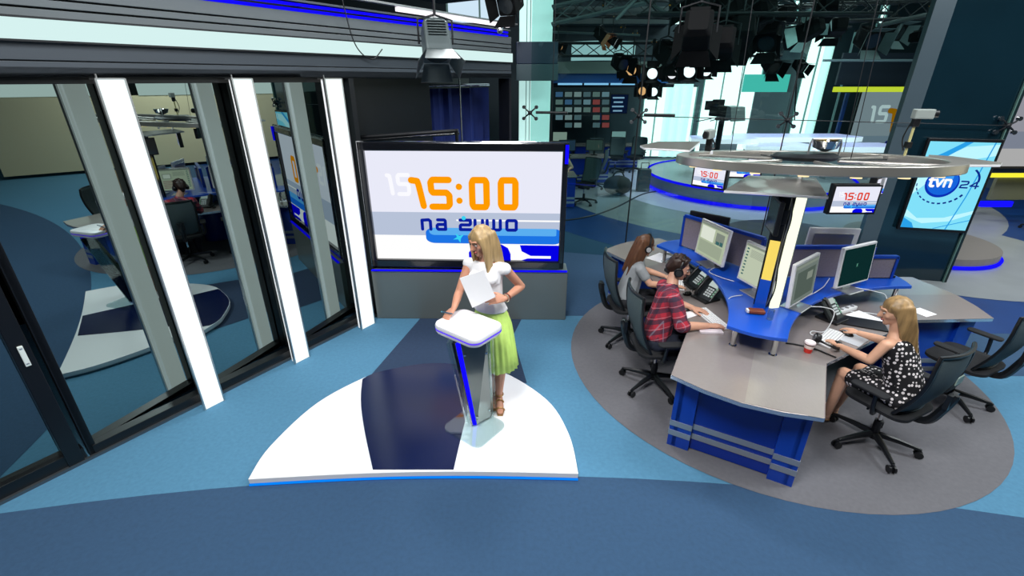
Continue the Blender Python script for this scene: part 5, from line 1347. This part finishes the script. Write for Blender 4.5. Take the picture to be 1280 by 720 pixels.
# ---- seated people ---------------------------------------------------------
def seated(lab, hip_, chest_, headc, hfwd, bfwd, sh_w, limbs, skin, kn, an, male=False, legs=True, foot=True):
    root = thing('person', lab, 'person', (hip_[0], hip_[1], .006)); f_ = Fig()
    hip_ = V(hip_); chest_ = V(chest_); bf_ = V(bfwd).normalized(); bs_ = bf_.cross(V((0, 0, 1))).normalized()
    up = (chest_-hip_).normalized(); ff = (bf_ - up*bf_.dot(up)).normalized(); R_ = RB(ff.cross(up).normalized(), ff, up)
    k_ = 1.08 if male else .95
    neck = chest_+up*.16
    P_ = head(f_, headc, hfwd, (0, 0, 1), neck)
    f_.hull([(neck, .05, None), (chest_+up*.09, (.14*k_, .07, .05), R_)])
    f_.hull([(chest_+up*.08, (.15*k_, .08, .06), R_), (chest_-up*.06, (.13*k_, .09, .06), R_)])
    f_.hull([(chest_-up*.06, (.13*k_, .09, .06), R_), (hip_+up*.04, (.14*k_, .10, .07), R_)])
    f_.hull([(hip_+up*.04, (.15*k_, .11, .07), R_), (hip_+bf_*.06-V((0, 0, .02)), (.16*k_, .10, .07), None)])
    joints_ = {}
    for s, key in ((1, 'R'), (-1, 'L')):
        sh = chest_ + bs_*s*sh_w + up*.085
        el, wr, hd, hn, cu = limbs[key]
        f_.cap(chest_+up*.08+bs_*s*.07, .05, sh, .046*k_); arm_(f_, sh, el, wr, (.045*k_, .038*k_, .036*k_, .025*k_))
        hand(f_, wr, hd, hn, 1 if key == 'L' else -1, cu, k_*.95)
        joints_[key] = (sh, V(el), V(wr))
    lg = []
    for s, K, A in ((1, kn[0], an[0]), (-1, kn[1], an[1])):
        K = V(K); A = V(A); h0 = hip_+bs_*s*.09+V((0, 0, -.02)); f_.cap(h0, .085*k_, K, .058*k_); m_ = K.lerp(A, .3); f_.cap(K, .055*k_, m_, .052*k_); f_.cap(m_, .052*k_, A, .034*k_)
        f_.hull([(A+V((0, 0, -.03)), .032, None), (A+V((0, 0, -.055)), .028, None), (A+bf_*.12+V((0, 0, -.065)), (.034, .034, .018), None)])
        lg.append((h0, K, A))
    return root, f_, P_, joints_, dict(chest=chest_, hip=hip_, up=up, R=R_, bf=bf_, bs=bs_, k=k_, legs=lg, neck=neck)
def garment(root, m, J, D_, sleeve=1., name='shirt', grow=.012, vox=.007, skirt=None, neck=True, hem=0.):
    g_ = Fig(); c_, h_, up, R_, k_ = D_['chest'], D_['hip'], D_['up'], D_['R'], D_['k']; e = grow
    g_.hull([(D_['neck']-up*.008, .060, None), (c_+up*.085, (.148*k_+e, .08+e, .05), R_)]) if neck else None
    g_.hull([(c_+up*.075, (.155*k_+e, .085+e, .055), R_), (c_-up*.06, (.135*k_+e, .095+e, .06), R_)])
    g_.hull([(c_-up*.06, (.135*k_+e, .095+e, .06), R_), (h_+up*.02, (.155*k_+e, .115+e, .07), R_)])
    for key in ('R', 'L'):
        sh, el, wr = J[key]
        g_.cap(c_+up*.075+(sh-c_).normalized()*.05, .055+e, sh, .05*k_+e) if sleeve > 0 else None
        if sleeve > 0:
            q = sh.lerp(el, min(1, sleeve)); g_.cap(sh, .05*k_+e, q, .046*k_+e)
            if sleeve > 1: g_.cap(el, .042*k_+e, el.lerp(wr, sleeve-1), .040*k_+e)
    if skirt:
        for (h0, K, A) in D_['legs']: g_.cap(h0, .1*k_+e, h0.lerp(K, skirt), .078*k_+e)
        g_.hull([(D_['legs'][0][0].lerp(D_['legs'][0][1], skirt), .075, None), (D_['legs'][1][0].lerp(D_['legs'][1][1], skirt), .075, None), (h_, .1, None)])
    return g_.build(name, m, root, vox, 4)
def trousers(root, m, D_, shoes):
    g_ = Fig(); k_ = D_['k']; g_.hull([(D_['hip']+D_['up']*.03, (.15*k_+.012, .115, .07), D_['R']), (D_['hip']+D_['bf']*.06-V((0, 0, .02)), (.165*k_, .11, .08), None)])
    for (h0, K, A) in D_['legs']: g_.cap(h0, .095*k_, K, .068*k_); g_.cap(K, .066*k_, A, .048*k_)
    g_.build('trousers', m, root, .009, 3)
    for (h0, K, A) in D_['legs']:
        g_ = Fig(); bf_ = D_['bf']; g_.hull([(A+V((0, 0, -.05)), .04, None), (A+bf_*.13+V((0, 0, -.066)), (.04, .04, .022), None), (A-bf_*.02+V((0, 0, -.062)), .028, None)]); g_.build('shoe', shoes, root, .007, 3)

# plaid cloth: crossing bands computed from object position
def plaid():
    m = bpy.data.materials.new('plaid_cloth'); m.use_nodes = True; nt = m.node_tree; bs_ = nt.nodes['Principled BSDF']; bs_.inputs['Roughness'].default_value = .85
    tc = nt.nodes.new('ShaderNodeTexCoord'); sep = nt.nodes.new('ShaderNodeSeparateXYZ'); mp = nt.nodes.new('ShaderNodeMapping'); mp.inputs['Rotation'].default_value = (.35, .3, .5)
    nt.links.new(tc.outputs['Object'], mp.inputs[0]); nt.links.new(mp.outputs[0], sep.inputs[0])
    def stripes(sock, freq, w_, ph):
        a = nt.nodes.new('ShaderNodeMath'); a.operation = 'MULTIPLY_ADD'; a.inputs[1].default_value = freq; a.inputs[2].default_value = ph; nt.links.new(sock, a.inputs[0])
        f = nt.nodes.new('ShaderNodeMath'); f.operation = 'FRACT'; nt.links.new(a.outputs[0], f.inputs[0])
        l = nt.nodes.new('ShaderNodeMath'); l.operation = 'LESS_THAN'; l.inputs[1].default_value = w_; nt.links.new(f.outputs[0], l.inputs[0]); return l.outputs[0]
    prev = None
    base = lin('#b3263a')
    def mixc(a_sock, a_val, b_val, fac, k):
        mx = nt.nodes.new('ShaderNodeMix'); mx.data_type = 'RGBA'
        mu = nt.nodes.new('ShaderNodeMath'); mu.operation = 'MULTIPLY'; mu.inputs[1].default_value = k; nt.links.new(fac, mu.inputs[0]); nt.links.new(mu.outputs[0], mx.inputs[0])
        if a_sock: nt.links.new(a_sock, mx.inputs[6])
        else: mx.inputs[6].default_value = a_val
        mx.inputs[7].default_value = b_val; return mx.outputs[2]
    s = mixc(None, base, lin('#20283c'), stripes(sep.outputs[2], 11, .42, 0), .75)
    s = mixc(s, None, lin('#20283c'), stripes(sep.outputs[1], 11, .42, .2), .65)
    s = mixc(s, None, lin('#20283c'), stripes(sep.outputs[0], 11, .4, .4), .35)
    s = mixc(s, None, lin('#c08a94'), stripes(sep.outputs[2], 11, .06, .5), .7)
    s = mixc(s, None, lin('#8e94a6'), stripes(sep.outputs[1], 11, .05, .6), .4)
    nt.links.new(s, bs_.inputs['Base Color']); return m
def dotted():
    m = bpy.data.materials.new('dotted_cloth'); m.use_nodes = True; nt = m.node_tree; b_ = nt.nodes['Principled BSDF']; b_.inputs['Roughness'].default_value = .8
    tc = nt.nodes.new('ShaderNodeTexCoord'); vo = nt.nodes.new('ShaderNodeTexVoronoi'); vo.inputs['Scale'].default_value = 34; vo.inputs['Randomness'].default_value = .55
    r_ = nt.nodes.new('ShaderNodeValToRGB'); r_.color_ramp.interpolation = 'CONSTANT'; r_.color_ramp.elements[0].color = lin('#e6dfe0'); r_.color_ramp.elements[1].position = .36; r_.color_ramp.elements[1].color = lin('#0d0c12')
    nt.links.new(tc.outputs['Object'], vo.inputs['Vector']); nt.links.new(vo.outputs['Distance'], r_.inputs[0]); nt.links.new(r_.outputs[0], b_.inputs['Base Color']); return m

def worn_headphones(root, P_, shell, ring, band=None):
    o_ = thing('headphones', '', 'headphones', P_(0, 0, 0)); sd_ = (P_(1, 0, 0)-P_(0, 0, 0)); f_ = (P_(0, 1, 0)-P_(0, 0, 0)); u_ = (P_(0, 0, 1)-P_(0, 0, 0))
    o_.rotation_euler = RB(sd_, f_, u_).to_euler(); headphones('', None, None, parent=o_, shell=shell, ring=ring)
    for c_ in o_.children:
        if c_.name.startswith('headband'): c_.scale = (1.05, 1.3, 1.27)
        else: c_.scale = (1.08, 1, 1)
    return o_

# man in the plaid shirt
root, f_, P_, J, D_ = seated('man in red and navy plaid shirt and black headphones typing at the desk', (1.36, 3.87, .55), (1.44, 3.92, .90), (1.535, 4.0, 1.205), (.90, -.25, -.26), (1, .02, 0), .17,
    dict(R=((1.50, 3.63, .80), (1.745, 3.66, .79), (1, .10, -.05), (0, 0, 1), .35), L=((1.56, 4.17, .80), (1.73, 4.02, .79), (.75, -.55, -.02), (0, 0, 1), .35)), SKIN('skin_man', '#d09c82'),
    ((1.80, 3.76, .54), (1.80, 4.02, .54)), ((1.84, 3.76, .10), (1.82, 4.02, .10)), male=True)
f_.build('body', SKIN('skin_man', '#d09c82'), root, .0065, 3); face_bits(P_, root, '#a86a60', '#2e1d14')
garment(root, plaid(), J, D_, 1.12, 'shirt', .014)
trousers(root, mat('jeans_dark', '#141b2c', .8), D_, BLACK)
g = Fig(); HM = hairmat('hair_dark_brown', '#2e1b14')
g.hull([(P_(0, -.025, .05), (.086, .09, .082), None), (P_(0, -.045, .0), (.078, .062, .06), None)]); g.hull([(P_(0, .045, .10), .024, None), (P_(-.05, .02, .085), .028, None), (P_(.05, .02, .085), .028, None), (P_(0, -.03, .115), .03, None)])
g.cap(P_(0, -.07, -.02), .035, P_(0, -.055, -.06), .03)
for k in range(22):
    a_ = k*2.4; x, y = .07*math.cos(a_)*(k/22)**.5, -.02+.075*math.sin(a_)*(k/22)**.5
    z = .12-.35*(x*x+(y+.02)**2)*18*.3
    g.cap(P_(x, y, z-.01), .014, P_(x*1.15+.006, y+.014, z+.004), .007)
g.build('hair', HM, root, .005, 2)
o_ = worn_headphones(root, P_, BLACK, mat('ear_dark', '#2a2d30', .4)); tag(o_, 'black over-ear headphones on the plaid-shirted man', 'headphones')

# woman in grey
root, f_, P_, J, D_ = seated('woman in grey T-shirt with long brown hair and silver-black headphones at the far desk seat', (1.27, 4.75, .55), (1.35, 4.78, .84), (1.45, 4.82, 1.14), (.93, .10, -.28), (1, .05, 0), .15,
    dict(R=((1.47, 4.56, .80), (1.70, 4.55, .785), (1, -.1, -.03), (0, 0, 1), .35), L=((1.50, 5.0, .80), (1.70, 4.82, .785), (.9, -.4, -.03), (0, 0, 1), .35)), None,
    ((1.72, 4.66, .54), (1.72, 4.86, .54)), ((1.74, 4.66, .10), (1.74, 4.86, .10)))
f_.build('body', SKIN('skin_woman_grey', '#d3a084'), root, .0065, 3); face_bits(P_, root, '#b0665c', '#5a3a22')
garment(root, mat('grey_tshirt', '#8f9498', .85, noise=.05, nscale=10), J, D_, .5, 'tshirt', .010)
trousers(root, mat('dark_trousers', '#16181f', .8), D_, BLACK)
hair_long(P_, root, hairmat('hair_brown', '#5f3f2b'), .36, .0, front=False, back=.4, seedv=5)
o_ = worn_headphones(root, P_, BLACK, mat('ear_silver', '#d5d8da', .3, .4)); tag(o_, 'silver and black headphones on the woman in the grey T-shirt', 'headphones')

# woman in the dotted dress
fx = V((-.38, .92, 0)).normalized()
root, f_, P_, J, D_ = seated('woman with long blonde hair in sleeveless black dotted dress, at the near right desk edge', (3.06, 2.98, .55), (2.985, 3.08, .88), (2.90, 3.15, 1.19), (-.93, .32, -.26), fx, .15,
    dict(R=((3.10, 3.34, .815), (2.98, 3.50, .805), (-.35, .9, -.02), (0, 0, 1), .5), L=((2.76, 3.06, .815), (2.70, 3.31, .79), (-.15, .95, -.03), (0, 0, 1), .35)), None,
    ((2.98, 3.36, .53), (2.80, 3.30, .53)), ((2.93, 3.42, .10), (2.80, 3.33, .10)))
f_.build('body', SKIN('skin_woman_dress', '#e0ac8e'), root, .0065, 3); face_bits(P_, root, '#b8665e', '#8a6a40')
garment(root, dotted(), J, D_, 0, 'dress', .012, skirt=.75, neck=False)
hair_long(P_, root, hairmat('hair_dark_blonde', '#9a7c52'), .42, .0, front=False, back=.5, seedv=8)
g = Fig()
for (h0, K, A) in D_['legs']:
    g2 = Fig(); g2.hull([(A+V((0, 0, -.068)), (.035, .035, .014), None), (A+fx*.14+V((0, 0, -.074)), (.035, .035, .010), None)]); g2.build('sandal', mat('tan_leather', '#a9825c', .5), root, .006, 2)
g.bm.free()
# someone working in the far newsroom, just right of the big screen
root, f_, P_, J, D_ = seated('person in beige top seated behind the blue striped desk beyond the glass', (1.22, 11.95, .55), (1.22, 11.90, .86), (1.22, 11.84, 1.17), (-.3, -.9, -.3), (0, -1, 0), .16,
    dict(R=((.98, 11.72, .80), (1.02, 11.50, .775), (.2, -1, -.03), (0, 0, 1), .35), L=((1.46, 11.72, .80), (1.36, 11.50, .775), (-.2, -1, -.03), (0, 0, 1), .35)), None,
    ((1.12, 11.56, .52), (1.32, 11.56, .52)), ((1.12, 11.60, .10), (1.32, 11.60, .10)))
f_.build('body', SKIN('skin_far', '#c99a7c'), root, .012, 2); garment(root, mat('beige_top', '#a8937a', .85), J, D_, 1.0, 'top', .012, .012); trousers(root, mat('dark_trousers', '#16181f', .8), D_, BLACK)
hair_long(P_, root, hairmat('hair_far', '#4a3424'), .2, .0, front=False, seedv=11)
dup(ch, (1.22, 12.0, 0), PI, 'dark office chair under the person in the beige top', 'far newsroom chairs')
